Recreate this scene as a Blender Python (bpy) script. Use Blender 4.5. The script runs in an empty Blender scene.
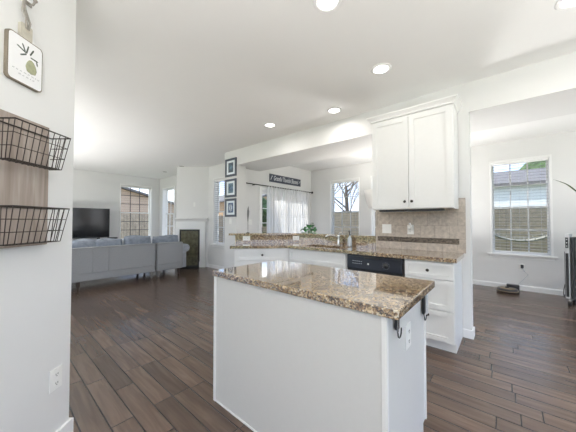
import bpy, bmesh, math, random
from mathutils import Vector, Matrix
PI = math.pi
R = math.radians
random.seed(7)
scn = bpy.context.scene
COL = scn.collection

# ------------------------------------------------------------------ camera
YAW = R(40.457)
cam = bpy.data.cameras.new('camera')
cam.sensor_width = 36.0
cam.lens = 255.66 * 36.0 / 576.0
cam.clip_start = 0.02
cam.clip_end = 300
camo = bpy.data.objects.new('camera', cam)
COL.objects.link(camo)
camo.location = (0, 0, 1.2658)
camo.rotation_euler = (R(90 + 1.2046), 0, YAW - PI / 2)
scn.camera = camo

# ------------------------------------------------------------------ exposure
scn.view_settings.view_transform = 'Standard'
scn.view_settings.look = 'None'
scn.view_settings.gamma = 1
scn.view_settings.use_curve_mapping = False
scn.view_settings.exposure = 0.34
scn.cycles.max_bounces = 12
scn.cycles.diffuse_bounces = 7
scn.cycles.glossy_bounces = 4
scn.cycles.transparent_max_bounces = 16
scn.cycles.caustics_reflective = False
scn.cycles.caustics_refractive = False
scn.cycles.sample_clamp_indirect = 6.0
scn.cycles.use_denoising = True

# ------------------------------------------------------------------ world: blue sky with clouds
W = bpy.data.worlds.new('sky')
scn.world = W
W.use_nodes = True
nt = W.node_tree
nt.nodes.clear()
def N(nt, t, **kw):
    n = nt.nodes.new(t)
    for k, v in kw.items():
        if k.startswith('i_'):
            key = k[2:]
            key = int(key) if key.isdigit() else key
            n.inputs[key].default_value = v
        else:
            setattr(n, k, v)
    return n
def ramp(nt, stops, interp='LINEAR'):
    n = nt.nodes.new('ShaderNodeValToRGB')
    n.color_ramp.interpolation = interp
    els = n.color_ramp.elements
    while len(els) < len(stops): els.new(0.5)
    for e, (p, c) in zip(els, stops):
        e.position = p
        e.color = (c[0], c[1], c[2], 1) if len(c) == 3 else c
    return n
wo = N(nt, 'ShaderNodeOutputWorld')
bg = N(nt, 'ShaderNodeBackground')
bg.inputs['Strength'].default_value = 1.9
tc = N(nt, 'ShaderNodeTexCoord')
sep = N(nt, 'ShaderNodeSeparateXYZ')
nt.links.new(tc.outputs['Generated'], sep.inputs[0])
r0 = ramp(nt, [(0.0, (.70, .69, .66)), (0.495, (.72, .71, .69)), (0.505, (.80, .86, .95)), (0.60, (.36, .56, .92)), (0.8, (.22, .42, .85))])
mr = N(nt, 'ShaderNodeMapRange')
mr.inputs['From Min'].default_value = -1
mr.inputs['From Max'].default_value = 1
nt.links.new(sep.outputs['Z'], mr.inputs['Value'])
nt.links.new(mr.outputs[0], r0.inputs[0])
cl = N(nt, 'ShaderNodeTexNoise')
cl.inputs['Scale'].default_value = 5.0
cl.inputs['Detail'].default_value = 5
nt.links.new(tc.outputs['Generated'], cl.inputs['Vector'])
r1 = ramp(nt, [(0.46, (0, 0, 0)), (0.62, (1, 1, 1))])
nt.links.new(cl.outputs['Fac'], r1.inputs[0])
mx = N(nt, 'ShaderNodeMixRGB')
mx.inputs['Color2'].default_value = (.95, .96, .98, 1)
nt.links.new(r1.outputs[0], mx.inputs['Fac'])
nt.links.new(r0.outputs[0], mx.inputs['Color1'])
nt.links.new(mx.outputs[0], bg.inputs['Color'])
nt.links.new(bg.outputs[0], wo.inputs[0])

# ------------------------------------------------------------------ sun
sl = bpy.data.lights.new('sun', 'SUN')
sl.energy = 6.0
sl.angle = R(1.0)
sl.color = (1.0, .95, .86)
so = bpy.data.objects.new('sun', sl)
COL.objects.link(so)
so.rotation_euler = Vector((.35, -1, -.86)).to_track_quat('-Z', 'Y').to_euler()

# ------------------------------------------------------------------ materials
MATS = {}
def newmat(name):
    m = bpy.data.materials.new(name)
    m.use_nodes = True
    MATS[name] = m
    n = m.node_tree
    return m, n, n.nodes['Principled BSDF']
def plain(name, col, rough=.5, metal=0, var=.03, bump=0, scale=30, spec=.5, coat=0):
    m, n, b = newmat(name)
    b.inputs['Roughness'].default_value = rough
    b.inputs['Metallic'].default_value = metal
    b.inputs['Specular IOR Level'].default_value = spec
    b.inputs['Coat Weight'].default_value = coat
    t = N(n, 'ShaderNodeTexCoord')
    no = N(n, 'ShaderNodeTexNoise')
    no.inputs['Scale'].default_value = scale
    no.inputs['Detail'].default_value = 3
    n.links.new(t.outputs['Object'], no.inputs['Vector'])
    a = tuple(max(0, c * (1 - var)) for c in col)
    z = tuple(min(1, c * (1 + var)) for c in col)
    r = ramp(n, [(.3, a), (.7, z)])
    n.links.new(no.outputs['Fac'], r.inputs[0])
    n.links.new(r.outputs[0], b.inputs['Base Color'])
    if bump:
        bp = N(n, 'ShaderNodeBump')
        bp.inputs['Strength'].default_value = bump
        bp.inputs['Distance'].default_value = .01
        n.links.new(no.outputs['Fac'], bp.inputs['Height'])
        n.links.new(bp.outputs[0], b.inputs['Normal'])
    return m
wallp = plain('wall_paint', (.75, .75, .745), .75, var=.008, scale=3)
ceilp = plain('ceiling_paint', (.84, .84, .835), .85, var=.006, scale=3)
trimw = plain('white_trim', (.88, .88, .875), .4, var=.006)
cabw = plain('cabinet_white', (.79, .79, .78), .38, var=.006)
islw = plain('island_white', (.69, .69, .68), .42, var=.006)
plast = plain('white_plastic', (.86, .86, .84), .35, var=.01)
slot = plain('dark_slot', (.03, .03, .03), .5)
bronze = plain('dark_bronze', (.06, .05, .045), .35, metal=.7)
blackm = plain('black_metal', (.02, .02, .02), .4, metal=.3)
wirem = plain('wire_brown_black', (.045, .035, .03), .45, metal=.5)
chrome = plain('brushed_nickel', (.62, .61, .58), .25, metal=1)
bgloss = plain('black_gloss', (.018, .02, .024), .18)
bplast = plain('black_plastic', (.025, .025, .028), .38)
panelg = plain('dark_blue_panel', (.018, .022, .032), .22)
screen = plain('tv_screen', (.012, .012, .013), .12, spec=.6)
sofam = plain('sofa_fabric', (.35, .36, .375), .95, var=.09, bump=.35, scale=60)
sofap = plain('sofa_piping', (.36, .37, .38), .9)
cushm = plain('cushion_fabric', (.25, .28, .33), .95, var=.2, bump=.3, scale=14)
armm = plain('arm_fabric', (.42, .45, .50), .95, var=.15, bump=.3, scale=18)
legm = plain('turned_dark_wood', (.05, .035, .028), .4)
legl = plain('caster_grey', (.22, .21, .20), .4)
rubber = plain('rubber', (.02, .02, .02), .7)
gold = plain('bronze_plate', (.28, .22, .15), .4, metal=.6)
navy = plain('navy_sign', (.055, .065, .095), .6)
textw = plain('sign_white', (.8, .82, .85), .6)
framen = plain('frame_navy', (.075, .09, .12), .45)
matte = plain('picture_mat', (.78, .84, .88), .8)
green = plain('leaf_green', (.03, .17, .04), .35, var=.5, scale=9)
dkgreen = plain('blade_green', (.06, .09, .035), .4, var=.3)
soilm = plain('soil', (.06, .04, .03), .95)
potm = plain('pot_ceramic', (.7, .69, .66), .4)
woodt = plain('table_wood', (.35, .24, .16), .5, var=.15)
consw = plain('console_white', (.75, .75, .74), .5)
siding_w = None
pearm = plain('pear_green', (.36, .37, .24), .7, var=.12, scale=60)
inkm = plain('ink_grey', (.20, .21, .23), .8)
leafd = plain('pear_leaf', (.10, .12, .10), .8)
boardw = plain('sign_face', (.86, .86, .87), .6, var=.01)
edgew = plain('board_edge_wood', (.20, .17, .13), .7, var=.15)
handw = plain('board_handle_wood', (.48, .45, .38), .7, var=.15)
ribm = plain('ribbon_grey', (.30, .28, .25), .8, var=.1)
concrete = plain('patio_concrete', (.55, .54, .50), .9, var=.08, scale=3)
fireb = plain('firebox_black', (.03, .03, .03), .4)
firei = plain('firebox_inside', (.25, .235, .20), .8, var=.4, scale=12)
brass = plain('fire_trim', (.30, .27, .22), .3, metal=.8)
bark = plain('bark', (.12, .095, .075), .95, var=.2)
vinyl = plain('window_vinyl', (.88, .88, .88), .35, var=.005)
backlitgr = plain('window_grille_backlit', (.075, .06, .055), .5)  # muntins darkened to look backlit, shade put into the base colour
slatm = plain('blind_slat_backlit', (.26, .26, .27), .5, var=.01)  # white slats coloured grey: their backlit shade is in the colour
cordm = plain('blind_cord', (.35, .38, .42), .7)
metalrd = plain('radiator_body', (.05, .052, .055), .3, metal=.2)
silver = plain('radiator_silver', (.72, .73, .74), .3, metal=.2)

def glass(name, tint=(1, 1, 1), rough=.0, refl=1.0):
    m = bpy.data.materials.new(name)
    m.use_nodes = True
    n = m.node_tree
    n.nodes.clear()
    o = N(n, 'ShaderNodeOutputMaterial')
    t = N(n, 'ShaderNodeBsdfTransparent')
    t.inputs[0].default_value = (*tint, 1)
    g = N(n, 'ShaderNodeBsdfGlossy')
    g.inputs['Roughness'].default_value = rough
    f = N(n, 'ShaderNodeFresnel')
    f.inputs[0].default_value = 1.35
    x = N(n, 'ShaderNodeMixShader')
    ge = N(n, 'ShaderNodeNewGeometry')               # reflect on the outer face only (no refraction in thin glass)
    iv = N(n, 'ShaderNodeMath', operation='SUBTRACT'); iv.inputs[0].default_value = 1.0
    n.links.new(ge.outputs['Backfacing'], iv.inputs[1])
    mu = N(n, 'ShaderNodeMath', operation='MULTIPLY')
    n.links.new(f.outputs[0], mu.inputs[0]); n.links.new(iv.outputs[0], mu.inputs[1])
    n.links.new(mu.outputs[0], x.inputs[0])
    n.links.new(t.outputs[0], x.inputs[1])
    n.links.new(g.outputs[0], x.inputs[2])
    n.links.new(x.outputs[0], o.inputs[0])
    return m
panem = glass('window_glass', (.97, .98, .98))
fireg = glass('fire_glass', (.86, .86, .80), .02)

def emis(name, col, s):
    m = bpy.data.materials.new(name)
    m.use_nodes = True
    n = m.node_tree
    b = n.nodes['Principled BSDF']
    b.inputs['Base Color'].default_value = (*col, 1)
    b.inputs['Emission Color'].default_value = (*col, 1)
    b.inputs['Emission Strength'].default_value = s
    return m
lampon = emis('lamp_lens_lit', (1, .97, .90), 7.0)
lampoff = plain('lamp_lens_off', (.26, .25, .24), .4)
led = emis('display_white', (.8, .9, 1), 1.2)

def sheer():
    m = bpy.data.materials.new('sheer_curtain')
    m.use_nodes = True
    n = m.node_tree
    n.nodes.clear()
    o = N(n, 'ShaderNodeOutputMaterial')
    d = N(n, 'ShaderNodeBsdfDiffuse'); d.inputs[0].default_value = (.82, .82, .83, 1)
    l = N(n, 'ShaderNodeBsdfTranslucent'); l.inputs[0].default_value = (.82, .82, .83, 1)
    t = N(n, 'ShaderNodeBsdfTransparent')
    a = N(n, 'ShaderNodeMixShader'); a.inputs[0].default_value = .45
    b = N(n, 'ShaderNodeMixShader')
    tc = N(n, 'ShaderNodeTexCoord')
    w = N(n, 'ShaderNodeTexNoise'); w.inputs['Scale'].default_value = 14
    mp = N(n, 'ShaderNodeMapping'); mp.inputs['Scale'].default_value = (1, 1, .02)
    n.links.new(tc.outputs['Object'], mp.inputs[0]); n.links.new(mp.outputs[0], w.inputs['Vector'])
    mr = N(n, 'ShaderNodeMapRange'); mr.inputs['To Min'].default_value = .10; mr.inputs['To Max'].default_value = .42
    mr.inputs['From Min'].default_value = .3; mr.inputs['From Max'].default_value = .7
    n.links.new(w.outputs['Fac'], mr.inputs['Value'])
    n.links.new(mr.outputs[0], b.inputs[0])
    n.links.new(d.outputs[0], a.inputs[1]); n.links.new(l.outputs[0], a.inputs[2])
    n.links.new(a.outputs[0], b.inputs[1]); n.links.new(t.outputs[0], b.inputs[2])
    n.links.new(b.outputs[0], o.inputs[0])
    return m
sheerm = sheer()

def shade_glass():
    m, n, b = newmat('frosted_shade')
    b.inputs['Base Color'].default_value = (.80, .79, .77, 1)
    b.inputs['Roughness'].default_value = .5
    b.inputs['Transmission Weight'].default_value = .0
    b.inputs['Emission Color'].default_value = (1, .95, .88, 1)
    b.inputs['Emission Strength'].default_value = .12
    return m
shadem = shade_glass()

def floor_mat():
    m, n, b = newmat('hardwood_planks')
    L = n.links
    t = N(n, 'ShaderNodeTexCoord')
    s = N(n, 'ShaderNodeSeparateXYZ')
    L.new(t.outputs['Object'], s.inputs[0])
    def M(op, a, bb=None, c=None):
        k = N(n, 'ShaderNodeMath', operation=op)
        for i, v in enumerate((a, bb, c)):
            if v is None: continue
            if isinstance(v, (int, float)): k.inputs[i].default_value = v
            else: L.new(v, k.inputs[i])
        return k.outputs[0]
    w, ln = .127, 1.05
    xr = M('DIVIDE', s.outputs['X'], w)
    row = M('FLOOR', xr)
    wn = N(n, 'ShaderNodeTexWhiteNoise', noise_dimensions='1D')
    L.new(row, wn.inputs['W'])
    wn2 = N(n, 'ShaderNodeTexWhiteNoise', noise_dimensions='1D')
    L.new(M('ADD', row, 57.3), wn2.inputs['W'])
    lrow = M('MULTIPLY_ADD', wn2.outputs['Value'], .35, .55)
    yo = M('DIVIDE', M('MULTIPLY_ADD', wn.outputs['Value'], 7.0, s.outputs['Y']), lrow)
    colm = M('FLOOR', yo)
    fx = M('FRACT', xr)
    fy = M('FRACT', yo)
    cmb = N(n, 'ShaderNodeCombineXYZ')
    L.new(row, cmb.inputs[0]); L.new(colm, cmb.inputs[1])
    pid = N(n, 'ShaderNodeTexWhiteNoise', noise_dimensions='3D')
    L.new(cmb.outputs[0], pid.inputs['Vector'])
    # seams
    ex = M('MULTIPLY', M('MINIMUM', fx, M('SUBTRACT', 1.0, fx)), w)
    ey = M('MULTIPLY', M('MINIMUM', fy, M('SUBTRACT', 1.0, fy)), .8)
    e = M('MINIMUM', ex, ey)
    seam = N(n, 'ShaderNodeMapRange'); seam.inputs['From Min'].default_value = .0018; seam.inputs['From Max'].default_value = .0045
    L.new(e, seam.inputs['Value'])
    # grain
    mp = N(n, 'ShaderNodeMapping'); mp.inputs['Scale'].default_value = (28, 2.2, 1)
    L.new(t.outputs['Object'], mp.inputs[0])
    ad = N(n, 'ShaderNodeVectorMath', operation='MULTIPLY_ADD')
    L.new(pid.outputs['Color'], ad.inputs[0]); ad.inputs[1].default_value = (40, 40, 40); L.new(mp.outputs[0], ad.inputs[2])
    g = N(n, 'ShaderNodeTexNoise'); g.inputs['Scale'].default_value = 1.0; g.inputs['Detail'].default_value = 5; g.inputs['Distortion'].default_value = .6
    L.new(ad.outputs[0], g.inputs['Vector'])
    mp2 = N(n, 'ShaderNodeMapping'); mp2.inputs['Scale'].default_value = (11, 1.3, 1)
    L.new(t.outputs['Object'], mp2.inputs[0])
    g2 = N(n, 'ShaderNodeTexNoise'); g2.inputs['Scale'].default_value = 1.0; g2.inputs['Detail'].default_value = 2
    L.new(mp2.outputs[0], g2.inputs['Vector'])
    rr = ramp(n, [(.2, (.070, .044, .032)), (.5, (.105, .070, .053)), (.8, (.155, .110, .085))])
    L.new(g.outputs['Fac'], rr.inputs[0])
    v = M('MULTIPLY_ADD', pid.outputs['Value'], .5, .78)
    mu = N(n, 'ShaderNodeMixRGB', blend_type='MULTIPLY'); mu.inputs[0].default_value = 1
    L.new(rr.outputs[0], mu.inputs[1])
    vv = N(n, 'ShaderNodeCombineXYZ'); L.new(v, vv.inputs[0]); L.new(v, vv.inputs[1]); L.new(v, vv.inputs[2])
    L.new(vv.outputs[0], mu.inputs[2])
    sm = N(n, 'ShaderNodeMixRGB'); sm.inputs[1].default_value = (.018, .012, .010, 1)
    L.new(seam.outputs[0], sm.inputs[0]); L.new(mu.outputs[0], sm.inputs[2])
    L.new(sm.outputs[0], b.inputs['Base Color'])
    rg = N(n, 'ShaderNodeMapRange'); rg.inputs['To Min'].default_value = .18; rg.inputs['To Max'].default_value = .30
    L.new(g.outputs['Fac'], rg.inputs['Value'])
    L.new(rg.outputs[0], b.inputs['Roughness'])
    b.inputs['Specular IOR Level'].default_value = .55
    h = M('ADD', M('MULTIPLY', seam.outputs[0], .5), M('ADD', M('MULTIPLY', g.outputs['Fac'], .25), M('MULTIPLY', g2.outputs['Fac'], .7)))
    bp = N(n, 'ShaderNodeBump'); bp.inputs['Strength'].default_value = .7; bp.inputs['Distance'].default_value = .008
    L.new(h, bp.inputs['Height']); L.new(bp.outputs[0], b.inputs['Normal'])
    return m
floorm = floor_mat()

def granite():
    m, n, b = newmat('granite')
    L = n.links
    t = N(n, 'ShaderNodeTexCoord')
    n1 = N(n, 'ShaderNodeTexNoise'); n1.inputs['Scale'].default_value = 42; n1.inputs['Detail'].default_value = 6; n1.inputs['Roughness'].default_value = .7; n1.inputs['Distortion'].default_value = .8
    n2 = N(n, 'ShaderNodeTexVoronoi'); n2.inputs['Scale'].default_value = 140
    n3 = N(n, 'ShaderNodeTexNoise'); n3.inputs['Scale'].default_value = 95; n3.inputs['Detail'].default_value = 4; n3.inputs['Roughness'].default_value = .8
    n4 = N(n, 'ShaderNodeTexNoise'); n4.inputs['Scale'].default_value = 6; n4.inputs['Detail'].default_value = 3
    for q in (n1, n2, n3, n4): L.new(t.outputs['Object'], q.inputs['Vector'])
    r = ramp(n, [(.32, (.045, .026, .018)), (.42, (.17, .10, .058)), (.49, (.36, .24, .13)), (.56, (.58, .44, .27)), (.68, (.80, .70, .53))])
    L.new(n1.outputs['Fac'], r.inputs[0])
    sp = ramp(n, [(.535, (1, 1, 1)), (.57, (.05, .042, .04))])
    L.new(n3.outputs['Fac'], sp.inputs[0])
    mu = N(n, 'ShaderNodeMixRGB', blend_type='MULTIPLY'); mu.inputs[0].default_value = .95
    L.new(r.outputs[0], mu.inputs[1]); L.new(sp.outputs[0], mu.inputs[2])
    sepc = N(n, 'ShaderNodeSeparateColor'); L.new(n2.outputs['Color'], sepc.inputs[0])
    sp2 = ramp(n, [(.91, (0, 0, 0)), (.95, (1, 1, 1))]); L.new(sepc.outputs[0], sp2.inputs[0])
    mx2 = N(n, 'ShaderNodeMixRGB'); mx2.inputs[2].default_value = (.66, .60, .50, 1)
    L.new(sp2.outputs[0], mx2.inputs[0]); L.new(mu.outputs[0], mx2.inputs[1])
    sp3 = ramp(n, [(.80, (0, 0, 0)), (.84, (1, 1, 1))]); L.new(sepc.outputs[1], sp3.inputs[0])
    mx3 = N(n, 'ShaderNodeMixRGB'); mx3.inputs[2].default_value = (.07, .05, .045, 1)
    L.new(sp3.outputs[0], mx3.inputs[0]); L.new(mx2.outputs[0], mx3.inputs[1])
    ov = N(n, 'ShaderNodeMixRGB', blend_type='MULTIPLY'); ov.inputs[0].default_value = .6
    r4 = ramp(n, [(.35, (.80, .74, .66)), (.65, (1.0, 1.0, 1.0))]); L.new(n4.outputs['Fac'], r4.inputs[0])
    L.new(mx3.outputs[0], ov.inputs[1]); L.new(r4.outputs[0], ov.inputs[2])
    L.new(ov.outputs[0], b.inputs['Base Color'])
    b.inputs['Roughness'].default_value = .06
    b.inputs['Specular IOR Level'].default_value = 1.0
    b.inputs['Coat Weight'].default_value = .8; b.inputs['Coat Roughness'].default_value = .03; b.inputs['Coat IOR'].default_value = 1.6
    return m
granm = granite()

def tile_mat(name, w, h, c1, c2, mortar, ms, var=.12, noise=18, offset=.5, yz=True):
    m, n, b = newmat(name)
    L = n.links
    t = N(n, 'ShaderNodeTexCoord')
    s = N(n, 'ShaderNodeSeparateXYZ'); L.new(t.outputs['Object'], s.inputs[0])
    c = N(n, 'ShaderNodeCombineXYZ'); L.new(s.outputs['Y' if yz else 'X'], c.inputs[0]); L.new(s.outputs['Z'], c.inputs[1])
    br = N(n, 'ShaderNodeTexBrick'); br.offset = offset
    br.inputs['Scale'].default_value = 1
    br.inputs['Brick Width'].default_value = w; br.inputs['Row Height'].default_value = h
    br.inputs['Mortar Size'].default_value = ms
    br.inputs['Color1'].default_value = (*c1, 1); br.inputs['Color2'].default_value = (*c2, 1); br.inputs['Mortar'].default_value = (*mortar, 1)
    L.new(c.outputs[0], br.inputs['Vector'])
    no = N(n, 'ShaderNodeTexNoise'); no.inputs['Scale'].default_value = noise; no.inputs['Detail'].default_value = 5; no.inputs['Roughness'].default_value = .65
    L.new(t.outputs['Object'], no.inputs['Vector'])
    r = ramp(n, [(.3, (1 - var * 1.6,) * 3), (.7, (1 + 0.0,) * 3)])
    L.new(no.outputs['Fac'], r.inputs[0])
    mu = N(n, 'ShaderNodeMixRGB', blend_type='MULTIPLY'); mu.inputs[0].default_value = 1
    L.new(br.outputs['Color'], mu.inputs[1]); L.new(r.outputs[0], mu.inputs[2])
    L.new(mu.outputs[0], b.inputs['Base Color'])
    b.inputs['Roughness'].default_value = .5
    return m
tilem = tile_mat('travertine_tile', .15, .15, (.64, .565, .49), (.57, .50, .435), (.44, .38, .33), .0024, .26, 24)
mosm = tile_mat('mosaic_strip', .022, .011, (.06, .045, .035), (.32, .26, .20), (.10, .08, .065), .0012, .35, 60)
sidetan = tile_mat('siding_tan', 4, .16, (.60, .44, .33), (.58, .43, .32), (.36, .26, .19), .008, .04, 3, yz=False)
sidewht = tile_mat('siding_white', 4, .16, (.78, .78, .76), (.76, .76, .74), (.50, .50, .49), .008, .04, 3)
fencem = tile_mat('fence_wood', 3, .15, (.25, .21, .145), (.21, .175, .12), (.06, .05, .035), .010, .3, 8, offset=0)
fencex = tile_mat('fence_wood_north', .14, 3, (.60, .46, .34), (.52, .40, .30), (.14, .10, .075), .006, .3, 8, offset=0, yz=False)
roofm = plain('roof_shingle', (.16, .15, .15), .9, var=.3, scale=15)
grass = plain('grass', (.16, .20, .09), .95, var=.4, scale=2.5)
crownm = plain('evergreen', (.06, .10, .04), .9, var=.5, scale=2.5, bump=.6)
twigm = plain('bare_twigs', (.30, .26, .23), .95, var=.3)

def wood_board():
    m, n, b = newmat('weathered_board')
    L = n.links
    t = N(n, 'ShaderNodeTexCoord')
    mp = N(n, 'ShaderNodeMapping'); mp.inputs['Scale'].default_value = (34, 34, 3)
    L.new(t.outputs['Object'], mp.inputs[0])
    g = N(n, 'ShaderNodeTexNoise'); g.inputs['Scale'].default_value = 1; g.inputs['Detail'].default_value = 5; g.inputs['Distortion'].default_value = .4
    L.new(mp.outputs[0], g.inputs['Vector'])
    r = ramp(n, [(.25, (.24, .195, .165)), (.5, (.33, .275, .24)), (.75, (.44, .385, .345))])
    L.new(g.outputs['Fac'], r.inputs[0]); L.new(r.outputs[0], b.inputs['Base Color'])
    b.inputs['Roughness'].default_value = .7
    return m
boardm = wood_board()

# ------------------------------------------------------------------ mesh helpers
def V(*a): return Vector(a)
def box(bm, x0, x1, y0, y1, z0, z1, bev=0):
    vs = [bm.verts.new(p) for p in ((x0, y0, z0), (x1, y0, z0), (x1, y1, z0), (x0, y1, z0), (x0, y0, z1), (x1, y0, z1), (x1, y1, z1), (x0, y1, z1))]
    fs = [bm.faces.new([vs[i] for i in f]) for f in ((3, 2, 1, 0), (4, 5, 6, 7), (0, 1, 5, 4), (1, 2, 6, 5), (2, 3, 7, 6), (3, 0, 4, 7))]
    if bev > 0:
        es = list({e for f in fs for e in f.edges})
        bmesh.ops.bevel(bm, geom=es, offset=bev, segments=2, affect='EDGES', profile=.5)
    return bm
def prism(bm, pts, z0, z1, bev=0):
    a = [bm.verts.new((p[0], p[1], z0)) for p in pts]
    b = [bm.verts.new((p[0], p[1], z1)) for p in pts]
    n = len(pts)
    fs = [bm.faces.new(b), bm.faces.new(a[::-1])]
    for i in range(n):
        j = (i + 1) % n
        fs.append(bm.faces.new((a[i], a[j], b[j], b[i])))
    bmesh.ops.recalc_face_normals(bm, faces=fs)
    if bev:
        es = list({e for f in fs[:2] for e in f.edges})
        bmesh.ops.bevel(bm, geom=es, offset=bev, segments=3, affect='EDGES', profile=.5)
    return bm
def prism_axis(bm, pts, a0, a1, axis='x'):
    """profile pts=(p,q) extruded along an axis; x: (y,z); y: (x,z)"""
    def mk(p, a): return (a, p[0], p[1]) if axis == 'x' else (p[0], a, p[1])
    A = [bm.verts.new(mk(p, a0)) for p in pts]
    B = [bm.verts.new(mk(p, a1)) for p in pts]
    n = len(pts)
    fs = [bm.faces.new(A), bm.faces.new(B[::-1])]
    for i in range(n):
        j = (i + 1) % n
        fs.append(bm.faces.new((A[i], B[i], B[j], A[j])))
    bmesh.ops.recalc_face_normals(bm, faces=fs)
    return bm
def lathe(bm, prof, cx=0, cy=0, seg=20, cz=0):
    rings = []
    for r, z in prof:
        if r < 1e-6: rings.append([bm.verts.new((cx, cy, cz + z))])
        else: rings.append([bm.verts.new((cx + r * math.cos(2 * PI * i / seg), cy + r * math.sin(2 * PI * i / seg), cz + z)) for i in range(seg)])
    fs = []
    for a, b in zip(rings, rings[1:]):
        for i in range(seg):
            j = (i + 1) % seg
            if len(a) == 1 and len(b) == 1: continue
            if len(a) == 1: fs.append(bm.faces.new((a[0], b[i], b[j])))
            elif len(b) == 1: fs.append(bm.faces.new((a[i], a[j], b[0])))
            else: fs.append(bm.faces.new((a[i], a[j], b[j], b[i])))
    if len(rings[0]) > 1: fs.append(bm.faces.new(rings[0][::-1]))
    if len(rings[-1]) > 1: fs.append(bm.faces.new(rings[-1]))
    for f in fs: f.smooth = True
    bmesh.ops.recalc_face_normals(bm, faces=fs)
    return bm
def tube(bm, pts, r, seg=8, closed=False):
    pts = [Vector(p) for p in pts]
    n = len(pts)
    rr = r if isinstance(r, (list, tuple)) else [r] * n
    rings = []
    up = None
    for i, p in enumerate(pts):
        if closed: d = pts[(i + 1) % n] - pts[i - 1]
        else: d = pts[min(i + 1, n - 1)] - pts[max(i - 1, 0)]
        d.normalize()
        if up is None:
            up = Vector((0, 0, 1)) if abs(d.z) < .9 else Vector((1, 0, 0))
        s = d.cross(up)
        if s.length < 1e-4: s = d.cross(Vector((0, 1, 0)))
        s.normalize()
        up = s.cross(d).normalized()
        rings.append([bm.verts.new(p + (s * math.cos(2 * PI * k / seg) + up * math.sin(2 * PI * k / seg)) * rr[i]) for k in range(seg)])
    fs = []
    for i in range(n if closed else n - 1):
        a, b = rings[i], rings[(i + 1) % n]
        for k in range(seg):
            j = (k + 1) % seg
            f = bm.faces.new((a[k], a[j], b[j], b[k])); f.smooth = True; fs.append(f)
    if not closed:
        fs.append(bm.faces.new(rings[0][::-1])); fs.append(bm.faces.new(rings[-1]))
    bmesh.ops.recalc_face_normals(bm, faces=fs)
    return bm
def sphere(bm, c, r, sx=1, sy=1, sz=1, seg=16):
    g = bmesh.ops.create_uvsphere(bm, u_segments=seg, v_segments=max(6, seg // 2), radius=r)
    for v in g['verts']:
        v.co = Vector((v.co.x * sx + c[0], v.co.y * sy + c[1], v.co.z * sz + c[2]))
        for f in v.link_faces: f.smooth = True
    return bm
def B(): return bmesh.new()
def obj(name, bm, mat, parent=None, loc=None, rz=None):
    me = bpy.data.meshes.new(name)
    bm.to_mesh(me); bm.free()
    me.materials.append(mat)
    o = bpy.data.objects.new(name, me)
    COL.objects.link(o)
    if parent: o.parent = parent
    if loc: o.location = loc
    if rz is not None: o.rotation_euler = (0, 0, rz)
    return o
def tag(o, label, cat, group=None, kind=None):
    o['label'] = label; o['category'] = cat
    if group: o['group'] = group
    if kind: o['kind'] = kind
    return o
def thing(name, label, cat, loc=(0, 0, 0), rz=0, group=None):
    o = bpy.data.objects.new(name, None)
    o.empty_display_size = .1
    COL.objects.link(o)
    o.location = loc; o.rotation_euler = (0, 0, rz)
    return tag(o, label, cat, group)
def struct(name, bm, mat, label, cat, parent=None, loc=None, rz=None):
    o = obj(name, bm, mat, parent, loc, rz)
    o['kind'] = 'structure'
    if not parent: o['label'] = label; o['category'] = cat
    return o
def copy_tree(o, parent=None):
    c = o.copy(); COL.objects.link(c)
    if parent is not None: c.parent = parent
    for ch in list(o.children): copy_tree(ch, c)
    return c
def pin(o, loc=None, rz=None, label=None):
    if loc: o.location = loc
    if rz is not None: o.rotation_euler = (0, 0, rz)
    if label: o['label'] = label
    return o
def text_mesh(name, s, size, mat, parent, loc, rot, ext=.001, align='CENTER', width=None, shear=0):
    cu = bpy.data.curves.new(name, 'FONT')
    cu.body = s; cu.size = size; cu.extrude = ext; cu.align_x = align; cu.align_y = 'CENTER'; cu.shear = shear
    t = bpy.data.objects.new('tmp', cu)
    COL.objects.link(t)
    bpy.context.view_layer.update()
    dg = bpy.context.evaluated_depsgraph_get()
    me = bpy.data.meshes.new_from_object(t.evaluated_get(dg))
    COL.objects.unlink(t); bpy.data.objects.remove(t)
    if width:
        xs = [v.co.x for v in me.vertices]; k = width / (max(xs) - min(xs))
        for v in me.vertices: v.co.x *= k
    me.materials.clear(); me.materials.append(mat)
    o = bpy.data.objects.new(name, me); COL.objects.link(o)
    o.parent = parent; o.location = loc; o.rotation_euler = rot
    return o

# key dimensions of the place
ZC = 2.79; ZH = 2.467
XW = 3.405; XF = 6.376; YP = 4.505; XFAM = 3.985; YTV = 9.49
WT = .15

# ------------------------------------------------------------------ floor, ceiling
bm = B(); prism(bm, [(-3.6, -3.4), (XF + .1, -3.4), (XF + .1, YP + .1), (XFAM + .1, YP + .1), (XFAM + .1, YTV + .1), (-3.6, YTV + .1)], -.06, 0)
struct('floor', bm, floorm, 'dark brown hand-scraped hardwood plank floor', 'floor')
bm = B(); prism(bm, [(-3.6, -3.4), (XF + .2, -3.4), (XF + .2, YP + .2), (XFAM + .2, YP + .2), (XFAM + .2, YTV + .2), (-3.6, YTV + .2)], ZC, ZC + .15)
struct('ceiling', bm, ceilp, 'flat white painted ceiling', 'ceiling')

# wall with openings; local x along the wall, +y outwards, inner face at y=0
def wall_open(name, label, loc, rz, L, ops, thick=WT, h=ZC):
    bm = B()
    x = 0
    for (a, b, z0, z1) in sorted(ops):
        box(bm, x, a, 0, thick, 0, h)
        if z0 > 0: box(bm, a, b, 0, thick, 0, z0)
        box(bm, a, b, 0, thick, z1, h)
        x = b
    box(bm, x, L, 0, thick, 0, h)
    bmesh.ops.remove_doubles(bm, verts=bm.verts, dist=1e-5)
    return struct(name, bm, wallp, label, 'wall', loc=loc, rz=rz)

# window openings: (outer casing left, right in wall-local x), z
CS = .024
def win_open(l, r, z0=.655, z1=2.40): return (l + CS, r - CS, z0, z1)
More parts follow.
